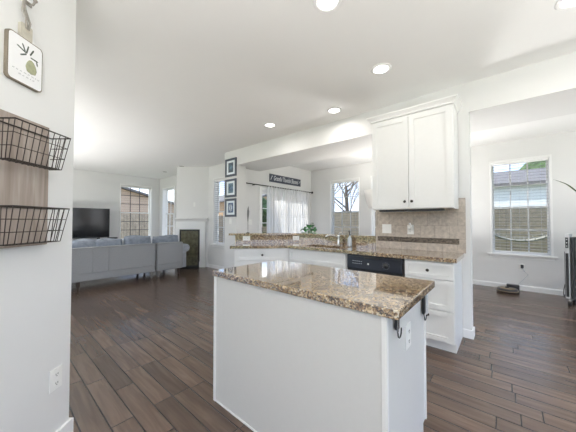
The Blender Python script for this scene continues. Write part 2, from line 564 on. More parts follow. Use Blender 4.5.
# far wall X=XF, local x = YP - Y
def fy(Y): return YP - Y
FW = [(fy(3.846), fy(2.944)), (fy(2.64), fy(1.74)), (fy(.235), fy(-.62))]
wall_open('wall_far', 'light grey-white far wall of the breakfast room with its windows', (XF, YP, 0), -PI / 2, YP + 3.3, [win_open(*w) for w in FW])
# family room wall X=XFAM, local x = YTV - Y
def gy(Y): return YTV - Y
GW = [(gy(9.197), gy(8.30)), (gy(6.079), gy(5.18))]
wall_open('wall_right', 'light grey family room wall beside the fireplace', (XFAM, YTV, 0), -PI / 2, YTV - YP - .2, [win_open(*w) for w in GW])
# television wall
TX0 = -3.5
TW = [(2.75 - TX0, 3.735 - TX0)]
wall_open('wall_back', 'light grey family room wall behind the television', (TX0, YTV, 0), 0, XFAM + .2 - TX0, [win_open(*w) for w in TW])
# patio wall
PX0 = 3.405
DO = (4.27 - PX0, 6.12 - PX0, 0, 2.04)
bm = B()
for (a, b, z0, z1) in [(3.60, 4.27, 0, ZC), (4.27, 6.12, 2.04, ZC), (6.12, XF + .2, 0, ZC)]:
    box(bm, a, b, YP, YP + WT, z0, z1)
struct('wall_patio', bm, wallp, 'white wall around the patio door under the navy sign', 'wall')
# column with the picture frames
bm = B(); prism(bm, [(3.405, 4.333), (3.66, 4.333), (3.66, YP + .02), (3.985, YP + .02), (3.985, 4.76), (3.405, 4.76)], 0, ZC)
struct('wall_column', bm, wallp, 'light grey wall end carrying three small framed pictures', 'wall')
# kitchen wall end with backsplash
bm = B(); box(bm, 3.405, 3.53, .294, 1.34, 0, ZH)
struct('wall_kitchen', bm, wallp, 'short white wall behind the upper cabinet', 'wall')
# header beam
bm = B(); prism(bm, [(3.405, -3.4), (4.22, -3.4), (4.22, YP), (3.66, YP), (3.66, 4.333), (3.405, 4.333)], ZH, ZC)
struct('wall_header', bm, wallp, 'wide dropped header running over the peninsula and the dining opening', 'header')
# chimney wedge
bm = B(); prism(bm, [(3.985, 6.32), (3.985, 7.54), (3.375, 6.93)], 0, ZC)
struct('wall_chimney', bm, wallp, 'angled light grey wall above the fireplace mantel', 'wall')
# pantry wall at the left (camera-side), parallel to the direction of view
def pf(x, y, z=0):
    c, s = math.cos(YAW), math.sin(YAW)
    return (c * x - s * y, s * x + c * y, z)
bm = B(); box(bm, -1.2, 1.53, 1.29, 1.41, 0, ZC)
struct('wall_left', bm, wallp, 'near white wall at left holding the baskets and the pear board', 'wall', rz=YAW, loc=(0, 0, 0))

# baseboards
def bb_profile(bm, x0, x1, h=.095, t=.014):
    prism_axis(bm, [(0, 0), (-t, 0), (-t, h - .018), (-t * .55, h - .006), (-t * .3, h), (0, h)], x0, x1, 'x')
def baseboard(name, loc, rz, L, label, h=.095):
    bm = B(); bb_profile(bm, 0, L, h)
    return struct(name, bm, trimw, label, 'baseboard', loc=loc, rz=rz)
baseboard('baseboard_far', (XF, YP, 0), -PI / 2, YP + 3.3, 'white baseboard along the far dining wall')
baseboard('baseboard_right', (XFAM, 6.32, 0), -PI / 2, 6.32 - 4.76, 'white baseboard between the fireplace and the picture column')
baseboard('baseboard_back', (TX0, YTV, 0), 0, XFAM - TX0, 'white baseboard behind the television')
bm = B(); prism(bm, [(3.391, .374), (3.391, .280), (3.544, .280), (3.544, .294), (3.405, .294), (3.405, .374)], 0, .09)
struct('baseboard_kitchen', bm, trimw, 'short white baseboard wrapping the kitchen wall end', 'baseboard')
bm = B(); box(bm, -1.2, 1.545, 1.275, 1.29, 0, .10); box(bm, 1.53, 1.545, 1.29, 1.41, 0, .10)
struct('baseboard_left', bm, trimw, 'white baseboard under the near left wall', 'baseboard', rz=YAW)
bm = B(); box(bm, 3.391, 3.66, 4.319, 4.333, 0, .095); box(bm, 3.391, 3.405, 4.319, 4.76, 0, .095)
struct('baseboard_column', bm, trimw, 'white baseboard around the picture column', 'baseboard')

# ------------------------------------------------------------------ windows
def window(idx, loc, rz, l, r, z0=.655, z1=2.40, cols=3, rows=2, grille=vinyl, desc='', horns=.05):
    """l,r outer casing in wall-local coords"""
    root = bpy.data.objects.new('window_%d' % idx, None); COL.objects.link(root)
    root.location = loc; root.rotation_euler = (0, 0, rz)
    root['kind'] = 'structure'; root['label'] = desc; root['category'] = 'window'
    a, b = l + CS, r - CS
    bm = B()
    box(bm, l, a, -.016, .0, z0, z1); box(bm, b, r, -.016, 0, z0, z1); box(bm, l, r, -.018, 0, z1, z1 + .035)
    e = .008                                          # jamb liners
    box(bm, a, a + e, 0, .15, z0, z1); box(bm, b - e, b, 0, .15, z0, z1); box(bm, a + e, b - e, 0, .15, z1 - e, z1)
    obj('window_frame', bm, trimw, root)
    bm = B(); box(bm, l - horns, r + horns, -.055, .0, z0 - .028, z0, .004); box(bm, a, b, 0, .15, z0 - .002, z0 + .012)
    box(bm, l - .01, r + .01, -.014, 0, z0 - .075, z0 - .028)
    obj('window_sill', bm, trimw, root)
    zm = (z0 + z1) / 2
    a += e; b -= e
    for nm, za, zb, y in (('upper_sash', zm - .018, z1 - e, .125), ('lower_sash', z0 + .012, zm + .018, .095)):
        s = .030
        bm = B()
        box(bm, a, a + s, y, y + .028, za, zb); box(bm, b - s, b, y, y + .028, za, zb)
        box(bm, a + s, b - s, y, y + .028, za, za + s); box(bm, a + s, b - s, y, y + .028, zb - s, zb)
        sash = obj(nm, bm, vinyl, root)
        bm = B()
        for i in range(1, cols):
            x = a + s + (b - a - 2 * s) * i / cols
            box(bm, x - .010, x + .010, y + .008, y + .020, za + s, zb - s)
        for i in range(1, rows):
            z = za + s + (zb - za - 2 * s) * i / rows
            box(bm, a + s, b - s, y + .0095, y + .0185, z - .010, z + .010)
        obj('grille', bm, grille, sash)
        bm = B(); box(bm, a + s * .7, b - s * .7, y + .012, y + .016, za + s * .7, zb - s * .7)
        obj('pane', bm, panem, sash)
    return root
FL = (XF, YP, 0)
window(1, FL, -PI / 2, *FW[0], desc='breakfast room window above the sink with bare trees behind it')
window(2, FL, -PI / 2, *FW[1], desc='breakfast room window mostly hidden by the upper cabinet')
window(3, FL, -PI / 2, *FW[2], desc='large dining room window above the robot vacuum')
GL = (XFAM, YTV, 0)
window(4, GL, -PI / 2, *GW[0], desc='narrow-looking window between the room corner and the fireplace')
window(5, GL, -PI / 2, *GW[1], desc='window beside the column with the picture frames')
window(6, (TX0, YTV, 0), 0, *TW[0], rows=3, grille=backlitgr, z1=2.455, desc='window beside the television, grilles darkened as if backlit')

# horizontal blinds
def blind(loc, rz, l, r, ztop, zbot, label, n=None, tilt=2, pitch=.054):
    a, b = l + CS + .016, r - CS - .016
    root = thing('window_blind', label, 'blind', loc, rz, group='white horizontal window blinds')
    bm = B(); box(bm, a, b, .015, .06, ztop - .04, ztop, .003); obj('head_rail', bm, trimw, root)
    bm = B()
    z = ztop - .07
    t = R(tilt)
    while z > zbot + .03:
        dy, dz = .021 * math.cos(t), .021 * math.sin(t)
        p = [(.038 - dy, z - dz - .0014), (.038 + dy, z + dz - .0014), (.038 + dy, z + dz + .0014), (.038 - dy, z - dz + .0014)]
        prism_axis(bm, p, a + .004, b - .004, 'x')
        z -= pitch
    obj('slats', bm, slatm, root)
    bm = B(); box(bm, a, b, .02, .056, zbot, zbot + .016, .002); obj('bottom_rail', bm, trimw, root)
    bm = B()
    for x in (a + .1, (a + b) / 2, b - .1): tube(bm, [(x, .038, ztop - .04), (x, .038, zbot + .016)], .0015, 5)
    obj('cord', bm, cordm, root)
    return root
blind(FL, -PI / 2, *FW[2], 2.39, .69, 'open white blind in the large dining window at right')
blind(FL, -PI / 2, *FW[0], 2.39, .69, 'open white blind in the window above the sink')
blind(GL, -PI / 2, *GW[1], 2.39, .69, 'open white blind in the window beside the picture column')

# ------------------------------------------------------------------ patio door
d = bpy.data.objects.new('door_1', None); COL.objects.link(d); d['kind'] = 'structure'
d['label'] = 'white sliding glass patio door behind the sheer curtains'; d['category'] = 'door'
d.location = (0, YP, 0)
bm = B()
x0, x1, zt = 4.27, 6.12, 2.04
box(bm, x0 - .06, x0, -.016, 0, 0, zt); box(bm, x1, x1 + .06, -.016, 0, 0, zt); box(bm, x0 - .06, x1 + .06, -.018, 0, zt, zt + .06)
box(bm, x0, x0 + .03, 0, .16, 0, zt); box(bm, x1 - .03, x1, 0, .16, 0, zt); box(bm, x0 + .03, x1 - .03, 0, .16, zt - .03, zt)
obj('door_frame', bm, trimw, d)
mid = (x0 + x1) / 2
for (a, b, y) in ((x0 + .03, mid + .03, .05), (mid - .03, x1 - .03, .10)):
    bm = B(); s = .065
    box(bm, a, a + s, y, y + .04, .03, zt - .03); box(bm, b - s, b, y, y + .04, .03, zt - .03)
    box(bm, a + s, b - s, y, y + .04, .03, .15); box(bm, a + s, b - s, y, y + .04, zt - .03 - s, zt - .03)
    p = obj('door_panel', bm, vinyl, d)
    bm = B()
    for i in range(1, 3):
        x = a + s + (b - a - 2 * s) * i / 3; box(bm, x - .009, x + .009, y + .012, y + .026, .15, zt - .095)
    for i in range(1, 5):
        z = .15 + (zt - .245) * i / 5; box(bm, a + s, b - s, y + .013, y + .025, z - .009, z + .009)
    obj('grille', bm, vinyl, p)
    bm = B(); box(bm, a + s - .01, b - s + .01, y + .017, y + .021, .14, zt - .085); obj('pane', bm, panem, p)
bm = B(); tube(bm, [(x0 + .06, .05, .92), (x0 + .06, .01, .94), (x0 + .06, .01, 1.10), (x0 + .06, .05, 1.12)], .008)
obj('door_handle', bm, blackm, d)

# ------------------------------------------------------------------ rooms' furniture: island
isl = thing('kitchen_island', 'white panelled kitchen island in the foreground under the granite slab', 'island', (1.062, .380, 0))
IW, IL = .648, 1.218
bm = B()
box(bm, 0, IW - .0, .0, IL, .10, .875)
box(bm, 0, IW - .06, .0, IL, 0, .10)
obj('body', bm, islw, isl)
for tr in ((-.006, 0, IL - .022, IL, 0, .875), (-.006, 0, 0, .016, 0, .875), (-.004, .012, -.006, 0, 0, .875), (IW - .018, IW, -.006, 0, .10, .875)):
    bm = B(); box(bm, *tr); obj('corner_trim', bm, trimw, isl)
bm = B(); box(bm, -.004, 0, .016, IL - .022, 0, .012); obj('base_trim', bm, trimw, isl)
for i in range(2):
    bm = B(); y0 = .01 + i * .605; y1 = y0 + .595
    box(bm, IW, IW + .018, y0, y1, .115, .86, .002); o = obj('door', bm, cabw, isl)
    bm = B(); sphere(bm, (IW + .032, y1 - .05 if i == 0 else y0 + .05, .80), .014); obj('knob', bm, bronze, o)
bm = B(); prism(bm, [(1.047, .325), (1.713, .325), (1.713, 1.602), (1.047, 1.602)], .876, .915, .005)
tag(obj('granite_countertop', bm, granm), 'glossy speckled tan granite slab lying on the foreground island', 'countertop')

# wall plates
def plate(bm, w, h, t=.006, y=0): box(bm, -w / 2, w / 2, y - t, y, -h / 2, h / 2, .002)
def outlet(name, label, loc, rz, kind='duplex', w=.075, h=.118, horiz=False, group=None, mat=None):
    """front faces local -y"""
    root = thing(name, label, 'outlet' if kind == 'duplex' else 'switch', loc, rz, group)
    bm = B()
    if horiz: plate(bm, h, w)
    else: plate(bm, w, h)
    obj('cover_plate', bm, mat or plast, root)
    if kind == 'duplex':
        for s in (-1, 1):
            cx, cz = (s * .024, 0) if horiz else (0, s * .024)
            bm = B()
            if horiz: box(bm, cx - .014, cx + .014, -.0085, -.006, -.016, .016, .001)
            else: box(bm, cx - .016, cx + .016, -.0085, -.006, cz - .014, cz + .014, .001)
            so_ = obj('socket', bm, plast, root)
            if horiz: sl_ = [(cx - .004, cx + .004, q * .006 - .0014, q * .006 + .0014) for q in (-1, 1)] + [(cx - .010, cx - .007, -.002, .002)]
            else: sl_ = [(q * .006 - .0014, q * .006 + .0014, cz - .003, cz + .006) for q in (-1, 1)] + [(-.0022, .0022, cz - .010, cz - .006)]
            for (xa, xb, za, zb) in sl_:
                bm = B(); box(bm, xa, xb, -.0095, -.0085, za, zb); obj('slot', bm, slot, so_)
    else:
        n = 2 if w > .1 else 1
        for i in range(n):
            cx = (i - (n - 1) / 2) * .046
            bm = B(); box(bm, cx - .005, cx + .005, -.016, -.006, -.004, .010, .001)
            obj('toggle', bm, plast, root)
    return root
outlet('wall_outlet', 'white outlet on the granite-topped island end below the hooks', (1.358, .380, .70), 0, w=.085)
outlet('wall_outlet', 'white outlet low on the near left wall below the baskets', pf(1.436, 1.29, .395), YAW)
outlet('wall_outlet', 'left horizontal outlet on the granite bar splash', (2.785 - .0, 3.28, .985), -PI / 4, horiz=True, group='outlets on the granite splash')
outlet('wall_outlet', 'right horizontal outlet on the granite bar splash, nearest the sink', (3.372, 2.693, .985), -PI / 4, horiz=True, group='outlets on the granite splash')
outlet('wall_outlet', 'white outlet on the beige tile with a plug-in freshener', (3.391, .90, 1.165), -PI / 2)
outlet('light_switch', 'double white switch plate on the beige tile left of the freshener', (3.391, 1.19, 1.17), -PI / 2, kind='sw', w=.118)
outlet('light_switch', 'white switch plate under the lowest framed picture', (3.405, 4.545, 1.27), -PI / 2, kind='sw')
outlet('light_switch', 'white switch plate left of the sheer curtains', (3.93, YP, 1.25), 0, kind='sw', w=.118)
outlet('wall_outlet', 'white outlet with black plug above the robot vacuum', (XF, -.211, .42), -PI / 2)
outlet('light_switch', 'small white plate on the angled wall above the fireplace mantel', (3.715 - .001, 6.59 - .001, 1.735), -PI / 4, kind='sw', w=.05, h=.12)

# plug-in freshener
t = thing('plug_in_freshener', 'white oval plug-in device in the tile wall outlet', 'air freshener', (3.382, .90, 1.185), -PI / 2)
bm = B(); sphere(bm, (0, -.022, .012), .03, .85, .65, 1.25); obj('body', bm, plast, t)
bm = B(); lathe(bm, [(.012, 0), (.015, .012), (.008, .02)], 0, -.022, 12, .042); obj('cap', bm, silver, t)
# hooks at island end
for i, (x, zt, zb, lab) in enumerate(((1.165, .868, .795, 'dark hook strap on the island end nearest the camera'), (1.635, .868, .735, 'dark hook strap at the far corner of the island end'))):
    t = thing('strap_hook', lab, 'hook', (x, .374, 0), 0, 'dark hooks hanging from the island top')
    bm = B(); box(bm, -.017, .017, -.013, 0, zb, zt, .004); obj('strap', bm, bplast if i == 0 else blackm, t)
    bm = B(); box(bm, -.019, -.009, -.016, -.0131, zb - .005, zt - .02, .001) if i == 0 else box(bm, .02, .05, -.02, -.004, zb - .01, zt - .01, .004)
    obj('clip', bm, chrome if i == 0 else silver, t)
    bm = B(); P = [(0, -.006, zb)] + [(.022 - .022 * math.cos(a), -.010, zb - .02 - .022 * math.sin(a)) for a in [k * PI / 8 for k in range(9)]]
    P += [(.046, -.010, zb - .006)]
    tube(bm, P, .0032, 8); obj('hook', bm, blackm, t)

# ------------------------------------------------------------------ shaker fronts (local: x width, z up, front towards -y, back plane at y=0)
def shaker(bm, x0, x1, z0, z1, y=0, t=.022, fr=.05, rec=.013):
    box(bm, x0, x0 + fr, y - t, y, z0, z1); box(bm, x1 - fr, x1, y - t, y, z0, z1)
    box(bm, x0 + fr, x1 - fr, y - t, y, z0, z0 + fr); box(bm, x0 + fr, x1 - fr, y - t, y, z1 - fr, z1)
    box(bm, x0 + fr, x1 - fr, y - t + rec, y, z0 + fr, z1 - fr)
def knob(root, x, z, y=-.02):
    bm = B()
    lathe(bm, [(.007, 0), (.005, .012), (.013, .018), (.0155, .026), (.010, .032), (0, .034)], 0, 0, 14)
    bmesh.ops.rotate(bm, verts=bm.verts, cent=(0, 0, 0), matrix=Matrix.Rotation(PI / 2, 3, 'X'))
    bmesh.ops.translate(bm, verts=bm.verts, vec=(x, y, z))
    return obj('knob', bm, bronze, root)

# drawer base cabinet: Y .81 -> .38
c = thing('drawer_cabinet', 'white three-drawer base cabinet right of the black dishwasher', 'cabinet', (2.87, .822, 0), -PI / 2)
bm = B(); box(bm, 0, .444, 0, .53, .10, .874); box(bm, 0, .444, .06, .53, 0, .10); obj('body', bm, cabw, c)
for z0, z1, fr in ((.705, .862, .035), (.408, .697, .05), (.108, .400, .05)):
    bm = B(); shaker(bm, .006, .438, z0, z1, fr=fr); o = obj('drawer', bm, cabw, c); knob(o, .222, (z0 + z1) / 2 if z1 > .8 else z1 - .05 + .0)
# dishwasher
c = thing('dishwasher', 'black dishwasher with dark blue control panel under the counter', 'dishwasher', (2.87, 1.482, 0), -PI / 2)
bm = B(); box(bm, 0, .645, .0, .53, .10, .872); box(bm, 0, .645, .05, .53, 0, .10); obj('body', bm, bplast, c)
bm = B(); box(bm, .004, .641, -.022, 0, .12, .70, .004); obj('door', bm, bgloss, c)
bm = B(); box(bm, .004, .641, -.03, 0, .705, .868, .006); cp = obj('control_panel', bm, panelg, c)
bm = B(); lathe(bm, [(.026, 0), (.026, .004), (.020, .006), (.017, .022), (0, .024)], 0, 0, 20)
bmesh.ops.rotate(bm, verts=bm.verts, cent=(0, 0, 0), matrix=Matrix.Rotation(PI / 2, 3, 'X')); bmesh.ops.translate(bm, verts=bm.verts, vec=(.47, -.03, .775)); obj('dial', bm, blackm, cp)
bm = B(); box(bm, .22, .40, -.036, -.03, .835, .862, .003); box(bm, .03, .62, -.034, -.03, .850, .856); obj('handle_recess', bm, blackm, cp)
for z_, w_ in ((.795, .017), (.768, .015)):
    for i in range(5):
        bm = B(); box(bm, .075 + i * .026, .075 + w_ + i * .026, -.0315, -.03, z_, z_ + .005); obj('mark', bm, cordm, cp)
for k in range(12):
    a = k * PI / 6; bm = B(); box(bm, .47 + .037 * math.cos(a) - .003, .47 + .037 * math.cos(a) + .003, -.0315, -.03, .775 + .037 * math.sin(a) - .0015, .775 + .037 * math.sin(a) + .0015)
    obj('mark', bm, cordm, cp)
bm = B(); lathe(bm, [(.010, 0), (.010, .003), (0, .004)], 0, 0, 14)
bmesh.ops.rotate(bm, verts=bm.verts, cent=(0, 0, 0), matrix=Matrix.Rotation(PI / 2, 3, 'X')); bmesh.ops.translate(bm, verts=bm.verts, vec=(.27, -.03, .775)); obj('button', bm, silver, cp)
# sink cabinet Y 2.42 -> 1.495
c = thing('sink_cabinet', 'white base cabinet with a long false front below the sink', 'cabinet', (2.87, 2.42, 0), -PI / 2)
bm = B(); box(bm, 0, .93, 0, .53, .10, .70); box(bm, 0, .93, 0, .018, .70, .874); box(bm, 0, .018, .018, .53, .70, .874); box(bm, .912, .93, .018, .53, .70, .874)
box(bm, 0, .93, .06, .53, 0, .10); obj('body', bm, cabw, c)
bm = B(); shaker(bm, .015, .915, .705, .862, fr=.035); obj('false_front', bm, cabw, c)
for x0, x1, kx in ((.015, .463, .425), (.467, .915, .505)):
    bm = B(); shaker(bm, x0, x1, .108, .697); o = obj('door', bm, cabw, c); knob(o, kx, .64)
# diagonal cabinet
sx, sy = 2.87, 2.45
nx, ny = .014 * .7071, .014 * .7071
c = thing('corner_cabinet', 'white angled base cabinet with one wide drawer at the end of the peninsula', 'cabinet', (2.87 - .79 * .7071, 2.425 + .79 * .7071, 0), -PI / 4)
bm = B(); box(bm, 0, .79, 0, .53, .10, .874); box(bm, 0, .79, .06, .53, 0, .10); obj('body', bm, cabw, c)
bm = B(); shaker(bm, .03, .735, .705, .862, fr=.04); o = obj('drawer', bm, cabw, c); knob(o, .40, .782)
for x0, x1, kx in ((.03, .380, .34), (.384, .735, .42)):
    bm = B(); shaker(bm, x0, x1, .108, .697); o = obj('door', bm, cabw, c); knob(o, kx, .64)

# counter with sink hole
def poly_counter():
    bm = B()
    z0, z1 = .875, .915
    hx0, hx1, hy0, hy1 = 2.93, 3.24, 1.60, 2.22
    box(bm, 2.83, 3.402, .355, hy0, z0, z1)
    box(bm, 2.83, hx0, hy0, hy1, z0, z1)
    box(bm, hx1, 3.402, hy0, hy1, z0, z1)
    prism(bm, [(2.83, hy1), (3.402, hy1), (3.402, 2.660), (2.650, 3.412), (2.247, 3.009), (2.83, 2.426)], z0, z1)
    bmesh.ops.remove_doubles(bm, verts=bm.verts, dist=1e-5)
    return bm
tag(obj('granite_countertop', poly_counter(), granm), 'speckled granite worktop of the angled peninsula around the sink', 'countertop')
# sink
t = thing('sink', 'dark undermount sink basin set in the granite worktop', 'sink', (3.085, 1.91, .72))
bm = B(); w, l, h = .155, .31, .153
for (a, b, c_, d_) in ((-w - .012, -w, -l, l), (w, w + .012, -l, l), (-w, w, -l - .012, -l), (-w, w, l, l + .012)): box(bm, a, b, c_, d_, 0, h)
box(bm, -w - .012, w + .012, -l - .012, l + .012, -.012, 0)
obj('basin', bm, plain('sink_steel', (.16, .13, .11), .35, metal=.6), t)
bm = B(); lathe(bm, [(.035, 0), (.04, .004), (.03, .006), (0, .006)], 0, 0, 16); obj('drain', bm, chrome, t)
# faucet
t = thing('faucet', 'brushed nickel faucet with lever behind the sink', 'faucet', (3.315, 1.86, .9155))
bm = B(); lathe(bm, [(.033, 0), (.033, .006), (.024, .014), (.019, .03), (.019, .13), (.021, .15), (.012, .158), (0, .16)], 0, 0, 18); obj('body', bm, chrome, t)
bm = B(); tube(bm, [(0, 0, .10), (-.05, .03, .135), (-.11, .065, .15), (-.16, .09, .145), (-.19, .105, .125)], [.013, .012, .012, .015, .016], 12); obj('spout', bm, chrome, t)
bm = B(); tube(bm, [(0, 0, .158), (.004, -.004, .175), (.02, -.05, .195)], [.010, .007, .005], 8); obj('lever', bm, chrome, t)
t = thing('soap_bottle', 'clear dish soap bottle with black pump right of the faucet', 'soap bottle', (3.33, 1.69, .9155))
bm = B(); lathe(bm, [(.028, 0), (.03, .01), (.03, .11), (.012, .135), (.012, .15)], 0, 0, 18); obj('bottle', bm, plain('soap_body', (.55, .60, .64), .15), t)
bm = B(); lathe(bm, [(.014, .15), (.014, .168), (.006, .172), (.006, .2)], 0, 0, 12); box(bm, -.045, .01, -.008, .008, .198, .212, .003); obj('pump', bm, bplast, t)

# knee wall and raised bar
bm = B(); prism(bm, [(3.425, 1.342), (3.56, 1.342), (3.56, 2.732), (2.763, 3.529), (2.667, 3.425), (3.425, 2.667)], 0, 1.034)
struct('wall_knee', bm, wallp, 'low white wall carrying the raised granite bar', 'wall')
bm = B(); prism(bm, [(3.403, 1.345), (3.424, 1.345), (3.424, 2.666), (2.667, 3.424), (2.652, 3.409), (3.403, 2.658)], .9155, 1.034)
tag(obj('granite_splash', bm, granm), 'low speckled granite splash between worktop and raised bar', 'backsplash')
bm = B(); prism(bm, [(3.378, 1.345), (3.70, 1.345), (3.70, 2.80), (2.79, 3.71), (2.562, 3.464), (3.378, 2.648)], 1.035, 1.068, .004)
tag(obj('granite_bar_top', bm, granm), 'raised granite breakfast bar ledge above the sink', 'countertop')

# tile backsplash
t = thing('tile_backsplash', 'beige travertine tile backsplash under the upper cabinet', 'backsplash', (3.393, .337, .9155))
bm = B(); box(bm, 0, .0115, 0, 1.002, 0, .61); obj('tiles', bm, tilem, t)
bm = B(); box(bm, -.002, 0, .06, .975, .092, .155); obj('mosaic_strip', bm, mosm, t)

# upper cabinet
c = thing('upper_cabinet', 'white two-door wall cabinet with crown moulding over the dishwasher', 'cabinet', (3.095, 1.255, 0), -PI / 2)
UW = .852
bm = B(); box(bm, 0, UW, 0, .293, 1.405, 2.50); box(bm, UW - .004, UW + .004, -.002, .293, 1.40, 2.50); obj('body', bm, cabw, c)
for x0, x1, kx in ((.004, .421, .385), (.426, UW - .004, .46)):
    bm = B(); shaker(bm, x0, x1, 1.412, 2.47, fr=.058); o = obj('door', bm, cabw, c); knob(o, kx, 1.49)
bm = B()                                             # crown: front run and two returns
prof = [(0, 0), (-.014, .004), (-.018, .02), (-.036, .038), (-.054, .052), (-.062, .058), (-.062, .072), (0, .072)]
loops = []
for (p, q) in prof:
    o_ = -p * .8; q = q * .85 + .006
    loops.append([bm.verts.new(v) for v in ((-o_, .308, 2.475 + q), (-o_, -.02 - o_, 2.475 + q), (UW + o_, -.02 - o_, 2.475 + q), (UW + o_, .308, 2.475 + q))])
for A, Bv in zip(loops, loops[1:]):
    for i in range(3): bm.faces.new((A[i], A[i + 1], Bv[i + 1], Bv[i]))
bm.faces.new(loops[-1]); bm.faces.new(loops[0][::-1])
bm.faces.new([l[0] for l in loops]); bm.faces.new([l[3] for l in loops][::-1])
bmesh.ops.recalc_face_normals(bm, faces=bm.faces)
obj('crown_moulding', bm, trimw, c)
t = thing('under_cabinet_light', 'slim dark light bar under the upper cabinet', 'light', (3.16, .82, 1.404), -PI / 2)
bm = B(); box(bm, -.37, .32, -.03, .04, -.022, -.0, .004); obj('housing', bm, bplast, t)
bm = B(); box(bm, -.34, .29, -.015, .025, -.026, -.0221); obj('lens', bm, cordm, t)

# ------------------------------------------------------------------ ceiling lights
def can(loc, on, label, power=0):
    t = thing('recessed_light', label, 'ceiling light', loc, 0, 'recessed ceiling lights')
    bm = B(); lathe(bm, [(.070, -.001), (.074, -.008), (.094, -.006), (.100, 0), (.070, 0)], 0, 0, 32); obj('trim_ring', bm, trimw, t)
    bm = B(); lathe(bm, [(0, -.004), (.070, -.004), (.070, -.001), (0, -.001)], 0, 0, 32); obj('lens', bm, lampon if on else lampoff, t)
    if on and power:
        l = bpy.data.lights.new('lamp', 'AREA'); l.shape = 'DISK'; l.size = .12; l.energy = power; l.color = (1, .955, .90); l.spread = R(170)
        lo = bpy.data.objects.new('lamp', l); COL.objects.link(lo); lo.parent = t; lo.location = (0, 0, -.012)
    return t
CP = 4
can((1.50, .92, ZC), True, 'lit recessed light at the top of the photo, nearest of the lit ones', CP)
can((2.526, .931, ZC), True, 'lit recessed light above the island end near the upper cabinet', CP * .4)
can((3.06, 1.777, ZC), True, 'lit recessed light close to the header left of the upper cabinet', CP)
can((2.87, 2.823, ZC), True, 'lit recessed light farthest left along the header', CP)
can((2.58, -.38, ZC), True, 'lit recessed light cut off by the top right frame corner', CP)
can((-.3, .2, ZC), True, 'added recessed fill light behind the camera', CP)  # this can and the next are unseen, added for more ceiling brightness
can((.6, -1.6, ZC), True, 'added recessed fill light behind the camera on its right', CP)
can((3.50, 7.95, ZC), False, 'unlit recessed light in the far family room ceiling near the corner', 0)
can((3.45, 6.80, ZC), False, 'unlit recessed light in front of the fireplace wall', 0)

# pendant in breakfast room
t = thing('pendant_light', 'tapered white glass pendant half hidden behind the upper cabinet', 'pendant light', (5.11, 2.03, 0))
bm = B(); lathe(bm, [(.06, ZC), (.06, ZC - .02), (.01, ZC - .03)], 0, 0, 16); obj('canopy', bm, chrome, t)
bm = B(); tube(bm, [(0, 0, ZC - .02), (0, 0, 1.93)], .006, 8); obj('rod', bm, chrome, t)
bm = B(); lathe(bm, [(.05, 1.52), (.10, 1.525), (.15, 1.62), (.19, 1.78), (.215, 1.90), (.21, 1.90), (.185, 1.78), (.145, 1.625), (.05, 1.54)], 0, 0, 32); obj('shade', bm, shadem, t)
bm = B(); lathe(bm, [(0, 1.49), (.015, 1.50), (.05, 1.53), (0, 1.53)], 0, 0, 16); obj('finial', bm, chrome, t)
l = bpy.data.lights.new('lamp', 'POINT'); l.energy = 40; l.shadow_soft_size = .06; l.color = (1, .95, .88)
lo = bpy.data.objects.new('lamp', l); COL.objects.link(lo); lo.parent = t; lo.location = (0, 0, 1.84)

# unseen uplights added as fill to brighten the ceilings and rooms
def fill_uplight(loc, label, z=1.0, power=170):
    uplm = emis('uplight_disc', (1, .98, .955), power)
    t = thing('fill_uplight_lamp', label, 'added fill lamp', (loc[0], loc[1], 0))
    bm = B(); lathe(bm, [(.15, 0), (.15, .015), (.03, .03), (.015, .05)], 0, 0, 24); obj('base', bm, silver, t)
    bm = B(); tube(bm, [(0, 0, .04), (0, 0, z - .05)], .012, 10); obj('pole', bm, silver, t)
    bm = B(); lathe(bm, [(.02, z - .08), (.12, z - .04), (.23, z + .05), (.225, z + .05), (.115, z - .03), (0, z - .05)], 0, 0, 32); obj('bowl', bm, silver, t)
    bm = B(); lathe(bm, [(0, z - .01), (.19, z + .025), (0, z + .03)], 0, 0, 32); obj('diffuser', bm, uplm, t)
fill_uplight(pf(-1.2, -1.4), 'added fill uplight behind the camera on its right', 1.0, 190)
fill_uplight(pf(-1.0, .1), 'added fill uplight straight behind the camera', 1.0, 110)
fill_uplight(pf(-1.9, .6), 'added fill uplight behind the camera on its left', 1.0)
fill_uplight(pf(3.4, 4.4), 'added fill uplight in the family room hidden behind the near left wall', .6, 170)
fill_uplight(pf(5.0, 5.6), 'added fill uplight in the far left of the family room', .6, 110)
fill_uplight(pf(2.0, 3.2), 'added fill uplight beside the far side of the near left wall', .5, 25)
fill_uplight((4.9, .75), 'added fill uplight in the breakfast room hidden behind the kitchen wall', .7, 85)
fill_uplight((5.1, -2.3), 'added fill uplight in the dining room beyond the right frame edge', .9, 70)
fill_uplight((1.9, -2.1), 'added fill uplight right of the island beyond the frame', 1.0, 85)

